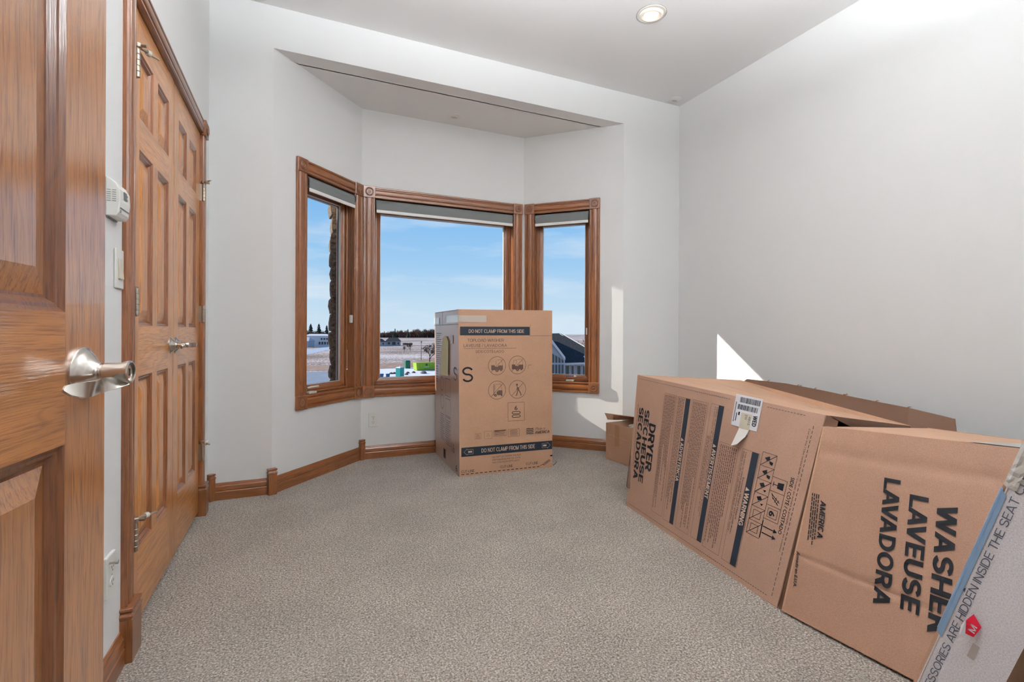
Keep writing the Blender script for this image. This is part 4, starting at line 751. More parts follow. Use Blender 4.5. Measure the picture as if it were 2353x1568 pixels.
DF.text('Utiliser deux ou plus de personnes pour déplacer et installer la sécheuse.', 0.600, 0.16, 0.609, 0.700, M['ink'], down=True); DF.text('Le non-respect de cette instruction peut causer une blessure au dos.', 0.590, 0.18, 0.598, 0.700, M['ink'], down=True)
DF.text('SIDE / CÔTÉ / COSTADO', 1.010, 0.262, 1.028, 0.496, down=True, bold=0.012)
DF.text('Cut on line / Use carton knife • Couper en suivant la pointillé avec un couteau', 1.030, 0.20, 1.038, 0.708, M['ink'], down=True)
DF.rects([(0.02 + i * 0.0125, 0.755 - i * 0.00000, 0.02 + i * 0.0125 + 0.008, 0.757) for i in range(52)] + [(0.85 + i * 0.0125, 0.757, 0.858 + i * 0.0125, 0.759) for i in range(13)], M['ink_navy'], 'perforation_line')
DF.rects([(1.045, 0.03 + i * 0.020, 1.047, 0.043 + i * 0.020) for i in range(35)] + [(0.03 + i * 0.0125, 0.020, 0.038 + i * 0.0125, 0.022) for i in range(80)], M['ink'], 'perforation_line')
# pictograms: two columns
L1 = []; a0, a1 = 0.872, 0.936; P1 = []
for k in range(6):
    t0 = 0.560 - k * 0.059; L1 += frame_lines(a0, t0 - 0.059, a1, t0) + [((a0, t0 - 0.059), (a1, t0), 0.0022)]
    am = (a0 + a1) / 2; tm = t0 - 0.0295
    if k < 4: P1 += [[(am - 0.018, tm + 0.006), (am + 0.002, tm + 0.018), (am + 0.006, tm + 0.004), (am - 0.006, tm - 0.004)], [(am + 0.004, tm - 0.002), (am + 0.022, tm - 0.004), (am + 0.020, tm - 0.018), (am + 0.008, tm - 0.014)]] if k < 2 else [[(am - 0.018, tm + 0.012), (am + 0.000, tm + 0.020), (am + 0.008, tm + 0.008), (am - 0.008, tm - 0.002)], [(am + 0.004, tm - 0.010), (am + 0.018, tm - 0.008), (am + 0.012, tm - 0.018)]]
    else: L1 += frame_lines(am - 0.018, tm - 0.016, am + 0.018, tm + 0.016)
a0, a1 = 0.936, 1.000
for k in range(3):
    t0 = 0.472 - k * 0.059; L1 += frame_lines(a0, t0 - 0.059, a1, t0); am = (a0 + a1) / 2; tm = t0 - 0.0295
    if k == 0: P1 += [[(am - 0.004, tm - 0.012), (am + 0.022, tm - 0.014), (am + 0.022, tm + 0.016), (am - 0.004, tm + 0.012)]]; L1 += [((am - 0.004, tm), (am - 0.022, tm), 0.003), ((am - 0.022, tm - 0.008), (am - 0.022, tm + 0.010), 0.003)]
    if k == 1: L1 += [((am - 0.020, tm + 0.018), (am + 0.020, tm - 0.008), 0.003), ((am - 0.014, tm + 0.006), (am + 0.016, tm - 0.018), 0.003), ((am - 0.020, tm + 0.022), (am - 0.010, tm - 0.002), 0.002), ((am + 0.004, tm + 0.010), (am, tm - 0.012), 0.002), ((am + 0.016, tm + 0.002), (am + 0.008, tm - 0.016), 0.002)]
    if k == 2: L1 += frame_lines(am - 0.020, tm - 0.018, am + 0.022, tm + 0.018)
for t0 in (0.262, 0.236): L1 += [((0.942, t0), (0.996, t0), 0.004)]; P1 += [[(0.990, t0 - 0.009), (1.006, t0), (0.990, t0 + 0.009)]]
L1 += [((0.938, 0.212), (0.938, 0.285), 0.003)]
DF.icon(P1, L1, [], M['ink'], 'handling_symbols', lw=0.0016); DF.text('6', 0.954, 0.312, 0.980, 0.335, down=True, bold=0.03)
lb = DF.rects([(0.694, 0.636, 0.826, 0.788)], M['label'], 'shipping_label', dh=0.001)
rnd = random.Random(11); bars = []
for aa, b0, b1 in ((0.790, 0.712, 0.786), (0.757, 0.712, 0.786)):
    pass
for b0, b1, a0_, a1_ in ((0.752, 0.778, 0.720, 0.818), (0.718, 0.742, 0.714, 0.812)):
    a = a0_
    while a < a1_: w_ = rnd.uniform(0.0012, 0.004); bars.append((a, b0, min(a + w_, a1_), b1)); a += w_ + rnd.uniform(0.001, 0.0025)
DF.rects(bars, M['ink_navy'], 'barcode_print', dh=0.0016, parent=lb); DF.text('WED', 0.798, 0.655, 0.818, 0.705, down=True, bold=0.03, dh=0.0024, parent=lb)
DF.rects([(0.738, 0.610, 0.790, 0.706)], M['yellow'] if False else plain('old_tape', (0.62, 0.56, 0.42), 0.3, coat=0.4), 'packing_tape', dh=0.0018, parent=lb)
DF.text('4815', 0.776, 0.655, 0.788, 0.696, M['ink_grey'], down=True, dh=0.0024, parent=lb); DF.text('EW', 0.758, 0.675, 0.770, 0.698, M['ink_grey'], down=True, dh=0.0024, parent=lb)
DF.rects([(0.700, 0.655 + i * 0.007, 0.706, 0.659 + i * 0.007) for i in range(14)] + [(0.722, 0.690, 0.730, 0.706), (0.712, 0.66, 0.716, 0.70)], M['ink'], 'fine_print', dh=0.0016, parent=lb)
mbt = MB(); P = [DF.P(0.742, 0.630, 0.004), DF.P(0.790, 0.632, 0.004), DF.P(0.788, 0.600, 0.012), DF.P(0.770, 0.555, 0.030), DF.P(0.748, 0.540, 0.038), DF.P(0.742, 0.585, 0.018)]
mbt.add(P, [(0, 1, 2, 5), (5, 2, 3, 4)]).build('peeling_tape', M['tape_w'], lb, world=True, recalc=False)

# ---- washer box lying on its side
w2x = root('cardboard_box', (2.1, 0.65, 0), 0, 'large cardboard washer box lying on its side, nearest the camera on the right', 'box')
q2 = [(1.585, 1.195, 0.008), (1.660, 0.120, 0.012), (1.990, 0.100, 0.700), (1.800, 1.190, 0.652)]
b2_ = [(2.30, 1.240, 0.0), (2.34, 0.12, 0.0)]; t2_ = [(2.580, 1.230, 0.578), (2.660, 0.120, 0.600)]
wv2 = lambda u, v: 0.0
slab(q2, 0.006, 'front_panel', M['card_w2'], w2x, 16, 90, wav=lambda u, v: -0.0040 * math.exp(-((v - 0.30 + 0.04 * u) / 0.010) ** 2) * (1 if u < 0.45 else 0.3) - 0.003 * math.exp(-((v - 0.86) / 0.03) ** 2))
slab([q2[3], q2[2], t2_[1], t2_[0]], 0.006, 'top_panel', M['card'], w2x); slab([b2_[0], q2[0], q2[3], t2_[0]], 0.006, 'end_panel', M['card'], w2x)
slab([b2_[1], b2_[0], t2_[0], t2_[1]], 0.006, 'back_panel', M['card'], w2x); slab([b2_[0], b2_[1], q2[1], q2[0]], 0.004, 'bottom_panel', M['card'], w2x)
slab([q2[1], b2_[1], t2_[1], q2[2]], 0.006, 'end_panel', M['card'], w2x)
Q2 = [(1.582, 1.207, 0.004), (1.660, 0.120, 0.012), (1.990, 0.100, 0.700), (1.800, 1.225, 0.652)]
W2 = Face(q2, w2x, 0.0030, shear=0.115)
oa = -0.012
W2.text('LAVADORA', 0.232 + oa, 0.150, 0.276 + oa, 0.533, down=True, bold=0.032); W2.text('LAVEUSE', 0.302 + oa, 0.166, 0.349 + oa, 0.497, down=True, bold=0.032); W2.text('WASHER', 0.370 + oa, 0.135, 0.417 + oa, 0.487, down=True, bold=0.032)
W2.text('AMERICA', 0.050 + oa, 0.284, 0.068 + oa, 0.412, down=True, bold=0.035, shear=0.1)
fine_print(W2, 0.018 + oa, 0.262, 0.046 + oa, 0.430, 4, mat=M['ink'], seed=21, h=0.5, rag=0.12)
W2.text('Armado en E.U.A.', -0.024, 0.095, -0.013, 0.215, down=True, bold=0.02, shear=0.1)
T2 = Face([q2[3], q2[2], t2_[1], t2_[0]], w2x, 0.0022)
T2.rects([(0.40, 0.004, 0.86, 0.42)], plain('grey_packing_tape', (0.42, 0.40, 0.37), 0.3, coat=0.3), 'packing_tape')
T2.rects([(0.0, 0.010, 1.09, 0.013)], M['dark'], 'flap_seam', dh=0.0006)

# ---- small open box behind the dryer box
sbx = root('cardboard_box', (2.42, 3.08, 0), 0, 'small open cardboard box in the corner behind the dryer box', 'box')
a = [(2.237, 3.215, 0), (2.270, 2.960, 0), (2.60, 3.00, 0), (2.570, 3.255, 0)]; h_ = 0.285; tt = [(x, y, h_) for x, y, z in a]
slab([a[0], a[1], tt[1], tt[0]], 0.005, 'side_panel', M['card'], sbx); slab([a[1], a[2], tt[2], tt[1]], 0.005, 'side_panel', M['card'], sbx)
slab([a[2], a[3], tt[3], tt[2]], 0.005, 'side_panel', M['card'], sbx); slab([a[3], a[0], tt[0], tt[3]], 0.005, 'side_panel', M['card'], sbx); slab([a[3], a[2], a[1], a[0]], 0.004, 'bottom_panel', M['card'], sbx)
slab([(2.245, 3.222, 0.286), (2.262, 2.985, 0.286), (2.44, 2.99, 0.292), (2.30, 3.285, 0.335)][0:0] or [(2.57, 3.255, 0.285), (2.300, 3.285, 0.292), (2.285, 3.305, 0.345), (2.60, 3.02, 0.315)], 0.005, 'flap', M['card'], sbx, 6, 3)
slab([(2.60, 3.00, 0.285), (2.57, 3.255, 0.285), (2.66, 3.262, 0.38), (2.69, 3.01, 0.38)], 0.005, 'flap', M['card_edge'], sbx, 6, 3)
SF = Face([a[0], a[1], tt[1], tt[0]], sbx, 0.0012); SF.rects([(0.10, 0.12, 0.15, 0.285)], plain('brown_tape', (0.36, 0.19, 0.09), 0.35, coat=0.3), 'packing_tape')
SF.icon([], [((0.03, 0.20), (0.24, 0.185)), ((0.09, 0.195), (0.19, 0.16)), ((0.02, 0.09), (0.06, 0.04))], [], M['ink_tan'], 'scuff_mark', lw=0.002)
cc = root('coiled_cable', (2.40, 3.04, 0.24), 0, 'white coiled cable lying in the small open box', 'cable')
pth = [(0.055 * cos(2 * pi * k / 18) * (1 + 0.04 * (k // 18)), 0.055 * sin(2 * pi * k / 18) * (1 + 0.04 * (k // 18)), 0.012 + 0.0035 * k / 18 * 3) for k in range(55)]
MB().tube(pth, 0.004, 6).build('cable', M['white_pl'], cc, smooth=True)
MB().lathe([(0.07, -0.236), (0.07, 0.006), (0, 0.006)], n=20).build('spool', M['dark'], cc)

# ---- white box leaning on the rear wall at the right edge
lean = radians(17.15)
lbx = root('white_cardboard_box', (1.1, 0.648, 0), 0, 'long white cardboard box leaning at the right edge of the photo', 'box')
TH, LG, WX = 0.104, 1.60, 0.42
def LP(x, d, l): return (1.1 + x, 0.638 - d * cos(lean) - l * sin(lean), 0.0315 - d * sin(lean) + l * cos(lean))   # d depth back, l up along
def lquad(x, d0, d1, l0, l1): return [LP(x, d0, l0), LP(x, d1, l0), LP(x, d1, l1), LP(x, d0, l1)]
c = 0.006
bp = [LP(0, c, 0), LP(c, 0, 0), LP(WX, 0, 0), LP(WX, TH, 0), LP(0, TH, 0)]; tpp = [LP(0, c, LG), LP(c, 0, LG), LP(WX, 0, LG), LP(WX, TH, LG), LP(0, TH, LG)]
MB().add(bp + tpp, [(0, 1, 2, 3, 4), (5, 6, 7, 8, 9), (2, 3, 8, 7), (4, 0, 5, 9), (1, 2, 7, 6)]).build('box_body', M['card_white'], lbx, world=True)
MB().hexa([LP(0.0002, TH - 0.004, 0.001), LP(WX - 0.0002, TH - 0.004, 0.001), LP(WX - 0.0002, TH, 0.001), LP(0.0002, TH, 0.001)], [LP(0.0002, TH - 0.004, LG - 0.001), LP(WX - 0.0002, TH - 0.004, LG - 0.001), LP(WX - 0.0002, TH, LG - 0.001), LP(0.0002, TH, LG - 0.001)]).build('back_panel', M['card_edge'], lbx, world=True)
MB().add([LP(-0.0006, c + 0.003, 0), LP(c, -0.0008, 0), LP(c, -0.0008, LG), LP(-0.0006, c + 0.003, LG)], [(0, 1, 2, 3)]).build('worn_edge', M['card'], lbx, world=True, recalc=False)
LF = Face([LP(0, 0, 0), LP(0, TH, 0), LP(0, TH, LG), LP(0, 0, LG)], lbx, 0.001)
LF.text('ACCESSORIES ARE HIDDEN INSIDE THE SEAT CUSHION', 0.016, 0.272, 0.028, 0.835, M['ink_grey'], up=True, bold=0.01)
LF.icon([[(0.0135, 0.531), (0.0135, 0.540), (0.009, 0.5355)]], [], [], M['ink_grey'], 'printed_arrow')
LF.icon([[(0.001, 0.434), (0.011, 0.425), (0.011, 0.730), (0.001, 0.740)]], [], [], M['tape_b'], 'blue_tape', dh=0.0008)
MB().add([LP(-0.0022, 0.004, 0.434), LP(c, -0.0022, 0.434), LP(c, -0.0022, 0.740), LP(-0.0022, 0.004, 0.740)], [(0, 1, 2, 3)]).build('blue_tape', M['tape_b'], lbx, world=True, recalc=False)
mbt = MB(); rnd = random.Random(4); n = 40; vs = []
for j in range(n + 1):
    for i in range(5): vs.append(LP(-0.002 - rnd.random() * 0.0025 if i else 0.004, (0.0 if i == 0 else 0.003) + i * 0.0042, 0.745 + 0.30 * j / n))
mbt.add(vs, [(j * 5 + i, j * 5 + i + 1, (j + 1) * 5 + i + 1, (j + 1) * 5 + i) for j in range(n) for i in range(4)]).build('clear_tape', plain('crumpled_clear_tape', (0.62, 0.60, 0.56), 0.1, coat=1.0), lbx, world=True, recalc=False)
def sq(dx, d, l): return LP(-dx, d, l)
MB().add([sq(0.002, 0.036, 0.505), sq(0.004, 0.052, 0.492), sq(0.010, 0.050, 0.470), sq(0.014, 0.034, 0.468), sq(0.012, 0.030, 0.480)], [(0, 1, 2, 3, 4)]).build('peeling_sticker', M['red'], lbx, world=True, recalc=False)
MB().add([sq(0.0145, 0.0335, 0.495), sq(0.0150, 0.041, 0.467), sq(0.020, 0.036, 0.463), sq(0.016, 0.031, 0.478)], [(0, 1, 2, 3)]).build('sticker_curl', M['label'], lbx, world=True, recalc=False)
LF.text('M', 0.0405, 0.478, 0.050, 0.492, M['label'], up=True, bold=0.02, dh=0.0118)
LF.rects([(0.050, 0.425, 0.060, 0.455)], plain('glue_mark', (0.55, 0.50, 0.47), 0.3), 'glue_mark')

# ================================================================== outdoors
G = -8.0
struct('ground', MB().add([(-900, 6.5, G), (1500, 6.5, G), (1500, 1700, G), (-900, 1700, G)], [(0, 1, 2, 3)]), M['field'], recalc=False)
tag(D.objects['ground'], 'snow-covered stubble field outside the windows')
def strip(name, pts, mat, label=None, z=0.03):
    mb = MB(); n = len(pts) // 2; mb.add([(x, y, G + z) for x, y in pts], [tuple(range(len(pts)))]); o = mb.build(name, mat, recalc=False); o['kind'] = 'structure'
    return tag(o, label)
strip('dirt_road', [(-30, 118), (0, 118), (17.9, 119.8), (30, 122), (37, 141.9), (60, 190), (66, 188), (60, 205), (43.3, 165.8), (30, 140), (20.8, 139.2), (-30, 134)][0:12], M['dirt'])
strip('street', [(-40, 60), (6.5, 60), (9, 100), (8.5, 116), (-40, 114)], M['asphalt'], z=0.05)
strip('side_road', [(-60, 185), (2.8, 200), (16, 262), (30, 300), (30, 345), (14, 300), (2.0, 235), (-60, 215)], M['shadow_snow'], z=0.04)
strip('lot_snow', [(8.6, 60), (60, 60), (60, 118), (30, 121.5), (17.9, 119.2), (9.5, 117.8)], M['snow'], z=0.02)
# wing of the house left of the bay (outside, shades the left window)
wg = [(3.46, 3.3), (4.9, 2.85), (5.3, 2.42), (5.3, G), (3.46, G)]
struct('wall_wing', MB().add([(-1.6, y, z) for y, z in wg] + [(-1.2, y, z) for y, z in wg], [(0, 1, 2, 3, 4), (9, 8, 7, 6, 5)] + [(i, (i + 1) % 5, 5 + (i + 1) % 5, 5 + i) for i in range(5)]), M['stone'])
# rough stone corner of the bay, outside
stc = root('wall_exterior', (0, 0, 0), 0, kind='structure')
MB().box(0.247, 0.44, 4.09, 4.275, -1.0, 3.0).build('mortar_core', M['mortar'], stc)
rnd = random.Random(9); z = -0.4; 
while z < 2.9:
    h_ = rnd.uniform(0.10, 0.15); x0 = 0.236 + rnd.uniform(-0.010, 0.012); bm_ = MB()
    nx, nz_ = 3, 3
    base = [(x0, 4.085), (0.42, 4.085), (0.42, 4.285), (x0 - 0.004, 4.285)]
    prof_ = [(0.006, 0.0), (0.000, 0.12), (-0.005, 0.5), (0.000, 0.88), (0.006, 1.0)]; vs = []
    for ins, f_ in prof_:
        for (x, y) in base:
            vs.append((x + (ins + rnd.uniform(-0.005, 0.005)) * (1 if x < 0.3 else -1), y + (rnd.uniform(-0.006, 0.006)), z + f_ * (h_ - 0.006)))
    fs = [tuple(range(4))[::-1], tuple(range(16, 20))]
    for k in range(4):
        for e_ in range(4): fs.append((k * 4 + e_, k * 4 + (e_ + 1) % 4, k * 4 + 4 + (e_ + 1) % 4, k * 4 + 4 + e_))
    bm_.add(vs, fs).build('stone', M['stone'], stc); z += h_

def bare_tree(h, seed, mat, twig=0.5, spread=0.55, width=1.0, leafy=0, leafmat=None):
    rnd = random.Random(seed); tr_ = MB(); lf = MB()
    def br(p, d, L, r, lev):
        q_ = p + d * L; tr_.tube([p, q_], [r, r * 0.7], 4 if lev < 2 else 3)
        if lev >= 5: 
            for k in range(leafy):
                c_ = q_ + Vector((rnd.uniform(-1, 1), rnd.uniform(-1, 1), rnd.uniform(-1, 1))) * h * 0.06; s_ = h * 0.018
                a_ = Vector((rnd.uniform(-1, 1), rnd.uniform(-1, 1), rnd.uniform(-1, 1))) * s_; b_ = Vector((rnd.uniform(-1, 1), rnd.uniform(-1, 1), rnd.uniform(-1, 1))) * s_
                lf.add([c_ - a_, c_ + b_, c_ + a_, c_ - b_], [(0, 1, 2, 3)])
            return
        for k in range(3 if lev < 4 else 2):
            an = rnd.uniform(0, 2 * pi); tilt = rnd.uniform(0.25, spread + 0.25); ax = Vector((cos(an), sin(an), 0))
            nd = (d * cos(tilt) + ax * sin(tilt) * width); nd.z = abs(nd.z) * 0.9 + 0.18; nd.normalize()
            br(p + d * L * rnd.uniform(0.4, 1.0), nd, L * rnd.uniform(0.66, 0.9), r * 0.68, lev + 1)
    br(Vector((0, 0, 0)), Vector((0.02, 0, 1)), h * 0.22, h * 0.024, 0)
    return tr_, lf
TREE = {}
def tree_proto(kind, seed):
    k = (kind, seed)
    if k in TREE: return TREE[k]
    if kind == 'fir':
        rnd = random.Random(seed); mb = MB()
        for i in range(9):
            z0 = 0.08 + i * 0.10; r0 = 0.25 * (1 - i / 10.5); vs = [(0, 0, z0 + 0.16)]; n = 11
            for q_ in range(n): a = 2 * pi * q_ / n; rr = r0 * rnd.uniform(0.7, 1.15); vs.append((rr * cos(a), rr * sin(a), z0 + rnd.uniform(-0.03, 0.03)))
            mb.add(vs, [(0, 1 + q_, 1 + (q_ + 1) % n) for q_ in range(n)] + [tuple(range(1, n + 1))[::-1]])
        t_ = MB().tube([(0, 0, 0), (0, 0, 0.9)], [0.02, 0.004], 5)
        res = (mb, None, t_)
    else:
        t_, l_ = bare_tree(1.0, seed, None, leafy={'oak': 7, 'red': 5, 'bare': 4}[kind], width=1.1)
        res = (l_, None, t_)
    meshes = []
    for m_, mat, nm in ((res[0], {'fir': M['fir'], 'oak': M['leaf'], 'red': M['bark_r'], 'bare': M['bark']}[kind], 'foliage' if kind in ('fir', 'oak') else 'twigs'), (res[2], M['bark_r'] if kind == 'red' else M['bark'], 'trunk')):
        if m_ is None: continue
        me = D.meshes.new(nm); me.from_pydata([tuple(v) for v in m_.v], [], m_.f); me.materials.append(mat); meshes.append((nm, me))
    TREE[k] = meshes; return meshes
def plant(kind, seed, x, y, h, w_, label, group, name='bare_tree', z=G):
    r = root(name, (x, y, z), random.Random(seed * 7 + int(x)).uniform(0, 6), label, 'tree', group)
    r.scale = (h * w_, h * w_, h)
    for nm, me in tree_proto(kind, seed):
        o = D.objects.new(nm, me); COL.objects.link(o); o.parent = r
GT = 'trees in the far tree line'
rnd = random.Random(31); mb = MB()
for i in range(420):
    f_ = rnd.random(); d = 705 + f_ * 50; dx = 0.12 + f_ * 0.20; hh = rnd.uniform(4, 9) * (0.8 + 0.4 * f_); ww = rnd.uniform(2, 4)
    mb.lathe([(ww * 0.6, 0), (ww, hh * 0.4), (ww * 0.7, hh * 0.8), (0, hh)], Matrix.Translation((dx * d, (1.04 - f_ * 0.075) * d, G)), 5)
for i in range(160):
    f_ = rnd.random(); d = 480; hh = rnd.uniform(3, 8); ww = rnd.uniform(2, 4); mb.lathe([(ww * 0.6, 0), (ww, hh * 0.4), (0, hh)], Matrix.Translation(((f_ * 0.07 - 0.005) * d, 1.08 * d, G)), 5)
tag(mb.build('undergrowth', M['bark']), 'dark undergrowth along the foot of the far tree line', 'undergrowth', kind='stuff')
for i in range(30):                                   # behind the field, seen through the middle window
    f_ = i / 29; dx = 0.150 + f_ * 0.118; d = 690 + f_ * 50 + random.uniform(-12, 12); kind = 'fir' if (i in (0, 1, 3, 8, 9, 14)) else ('red' if random.random() < 0.6 else 'bare')
    h = (12.5 + f_ * 7.5) * random.uniform(0.85, 1.12) * (0.85 if kind == 'fir' else 1.05)
    plant(kind, 1 + i % 4, dx * d, (1.027 - f_ * 0.052) * d, h, 1.1 if kind != 'fir' else 1.0,
          {'fir': 'dark evergreen in the far tree line beyond the field', 'red': 'bare reddish tree in the far tree line beyond the field', 'bare': 'bare dark tree in the far tree line beyond the field'}[kind], GT + ' ' + kind, {'fir': 'evergreen_tree'}.get(kind, 'bare_tree'))
for i in range(10):
    f_ = i / 9; dx = 0.008 + f_ * 0.046; d = 470 + random.uniform(-15, 15); kind = 'fir' if i % 3 == 0 else 'bare'
    plant(kind, 1 + i % 4, dx * d, 1.08 * d, 15 * random.uniform(0.85, 1.1), 1.2, {'fir': 'dark evergreen behind the white houses beyond the left window', 'bare': 'bare tree behind the white houses beyond the left window'}[kind], 'trees behind white houses ' + kind, {'fir': 'evergreen_tree'}.get(kind, 'bare_tree'))
for i, (x, y, h) in enumerate(((43.0, 80, 9.6), (45.6, 79, 9.3), (48.2, 78, 10.6), (50.8, 76, 10.9), (52.5, 74, 9.8))):
    plant('oak', 1 + i % 3, x, y, h, 0.75, 'oak keeping dry brown leaves behind the dark-roofed house', 'oaks behind the dark-roofed house', 'oak_tree')
plant('bare', 2, 35.4, 140.3, 9.5, 0.8, 'bare leafless tree standing beside the dirt road', None)
plant('bare', 3, 46.6, 220.3, 6.5, 0.7, 'small bare tree in the middle of the snowy field', None)
plant('bare', 4, 40.4, 203, 4.6, 0.5, 'thin bare sapling left of the small field tree', None, 'bare_sapling')
hd = root('hedge', (67.7, 329.3, G), 0, 'low dark hedge on the field beyond the small bare tree', 'hedge')
rnd = random.Random(2); mb = MB()
for i in range(60): x = rnd.uniform(-3, 3); mb.lathe([(0, 0), (0.5, 0.3), (0.5, 0.9), (0, 1.2 + rnd.random() * 0.3)], Matrix.Translation((x, rnd.uniform(-0.6, 0.6), 0)), 6)
mb.build('foliage', M['bark'], hd)
lp = root('street_lamp', (35.6, 151.9, G), 0, 'thin dark street lamp at the edge of the snowy field', 'street lamp')
MB().tube([(0, 0, 0), (0, 0, 5.6)], [0.12, 0.08], 8).build('pole', M['steel_d'], lp); MB().lathe([(0.05, 5.5), (0.28, 5.6), (0.22, 5.95), (0, 6.1)], n=12).build('lantern', M['steel_d'], lp)
# lime dumpster
dm = root('dumpster', (27.2, 112.2, G), radians(8), 'lime green roll-off dumpster by the dirt road', 'dumpster')
MB().hexa([(-2.4, -1.1, 0.15), (2.3, -1.1, 0.15), (2.3, 1.1, 0.15), (-2.4, 1.1, 0.15)], [(-2.55, -1.15, 1.8), (2.35, -1.15, 1.8), (2.35, 1.15, 1.8), (-2.55, 1.15, 1.8)]).build('body', M['lime'], dm)
for i in range(8): MB().box(-2.3 + i * 0.62, -2.2 + i * 0.62, -1.2, -1.1, 0.2, 1.75).build('side_rib', M['lime'], dm)
MB().box(-2.6, 2.4, -1.22, -1.1, 1.7, 1.86).build('top_rim', M['lime'], dm); MB().box(-2.3, 2.4, -1.0, 1.0, 0.0, 0.15).build('skid', M['steel_d'], dm)
MB().box(-0.3, 0.1, -1.24, -1.21, 1.15, 1.5).build('emblem', M['dark'], dm)
for i in range(5): MB().box(-0.7 + i * 0.25, -0.55 + i * 0.25, -1.24, -1.21, 0.75, 0.9).build('lettering_block', M['label'], dm)
MB().box(2.36, 3.5, -1.0, 1.0, 0.05, 1.7).build('end_door', M['steel_d'], dm)
def toilet(x, y, rz, mat, lab):
    r = root('portable_toilet', (x, y, G), rz, lab, 'portable toilet')
    MB().box(-0.6, 0.6, -0.6, 0.6, 0.0, 1.75).build('cabin', mat, r, bev=0.04); MB().box(-0.38, 0.38, -0.63, -0.60, 0.12, 1.6).build('door', mat, r, bev=0.02)
    MB().hexa([(-0.65, -0.65, 1.75), (0.65, -0.65, 1.75), (0.65, 0.65, 1.75), (-0.65, 0.65, 1.75)], [(-0.45, -0.45, 1.95), (0.45, -0.45, 1.95), (0.45, 0.45, 1.95), (-0.45, 0.45, 1.95)]).build('roof', M['snow'] if mat is M['teal'] else mat, r)
    MB().tube([(0.4, 0.4, 1.8), (0.4, 0.4, 2.2)], 0.06, 8).build('vent_pipe', M['label'], r)
toilet(18.6, 97.6, radians(38), M['teal'], 'teal portable toilet near the blue bins'); toilet(24.4, 118.9, radians(10), M['dgreen'], 'dark green portable toilet behind the teal one')
for (x, y, wd, lab) in ((15.0, 97.9, 0.42, 'wider blue bin at the left edge of the middle window view'), (16.2, 97.5, 0.36, 'narrower blue bin between the other bin and the teal toilet')):
    r = root('blue_bin', (x, y, G), 0, lab, 'bin'); MB().hexa([(-wd * .8, -.3, 0), (wd * .8, -.3, 0), (wd * .8, .3, 0), (-wd * .8, .3, 0)], [(-wd, -.38, .55), (wd, -.38, .55), (wd, .38, .55), (-wd, .38, .55)]).build('body', M['blue'], r, bev=0.03)
    MB().hexa([(-wd - .03, -.4, .55), (wd + .03, -.4, .55), (wd + .03, .4, .55), (-wd - .03, .4, .55)], [(-wd, -.3, .66), (wd, -.3, .66), (wd, .3, .66), (-wd, .3, .66)]).build('lid', M['blue'], r)
rk = root('boulder', (24.6, 102.8, G), 0.4, 'grey boulder in front of the lime dumpster', 'rock')
MB().lathe([(0.0, 0.0), (0.62, 0.0), (0.72, 0.22), (0.45, 0.52), (0.0, 0.60)], n=9).build('stone', plain('grey_rock', (0.17, 0.16, 0.15), 0.9, noise=0.4, nscale=3), rk)
for i, (x, y) in enumerate(((18.0, 104.1), (18.7, 104.4), (19.4, 103.6), (20.6, 101.0), (21.6, 104.5), (23.0, 105.2))):
    r = root('dirt_clod', (x, y, G), i, 'small dark dirt clod lying on the snow near the toilets', 'dirt clod', 'dirt clods on the snowy lot')
    MB().lathe([(0, 0), (0.38, 0), (0.42, 0.18), (0.15, 0.38), (0, 0.40)], n=7).build('clod', M['bark'], r)
def gable_house(name, x, y, rz, W_, Dp, H1, H2, wall, roof, lab, wins, z=G, snow=False):
    r = root(name, (x, y, z), rz, lab, 'house')
    MB().box(-W_ / 2, W_ / 2, 0, Dp, 0, H1).build('wall', wall, r)
    MB().add([(-W_ / 2 - .4, -0.4, H1 - .1), (W_ / 2 + .4, -0.4, H1 - .1), (W_ / 2 + .4, Dp + .4, H1 - .1), (-W_ / 2 - .4, Dp + .4, H1 - .1), (-W_ / 2 + W_ * .2, Dp / 2, H2), (W_ / 2 - W_ * .2, Dp / 2, H2)], [(0, 1, 5, 4), (1, 2, 5), (2, 3, 4, 5), (3, 0, 4), (0, 3, 2, 1)]).build('roof', roof, r)
    for (a, b_, w_, h_) in wins:
        f_ = MB().box(a - w_ / 2 - .08, a + w_ / 2 + .08, -0.06, 0.0, b_ - .08, b_ + h_ + .08).build('window', M['house_trim'], r); MB().box(a - w_ / 2, a + w_ / 2, -0.09, -0.05, b_, b_ + h_).build('pane', M['pane_d'], f_)
    return r
gable_house('house', 54.5, 309, radians(-12), 9.0, 8, 3.0, 5.2, M['siding_g'], M['shingle'], 'far grey house with dark roof across the snowy field', [(-2.5, 1.0, 1.4, 1.3), (0.5, 0.6, 2.2, 1.9), (3.2, 1.0, 0.9, 1.2)])
gable_house('house', 46.2, 302, radians(14), 5.6, 7, 2.8, 4.6, M['siding_g'], M['shingle'], 'small far house at the left end of the grey one', [(-1.2, 1.0, 0.9, 1.2), (1.2, 1.0, 0.9, 1.2)])
wins = [(2.0 + i * 1.5, 4.0, 1.0, 1.0) for i in range(3)] + [(0.9 + i * 1.5, 1.2, 1.0, 1.6) for i in range(4)]
gable_house('house', 10.5, 306, radians(-3), 15.5, 9, 6.4, 7.4, M['house_trim'], M['snow'], 'white two-storey house seen through the left window', wins)
gable_house('garage', 2.8, 292, radians(-25), 5.0, 8, 3.6, 5.6, M['siding'], M['siding'], 'pale low wing left of the white two-storey house', [(0, 0.6, 2.4, 2.0)])
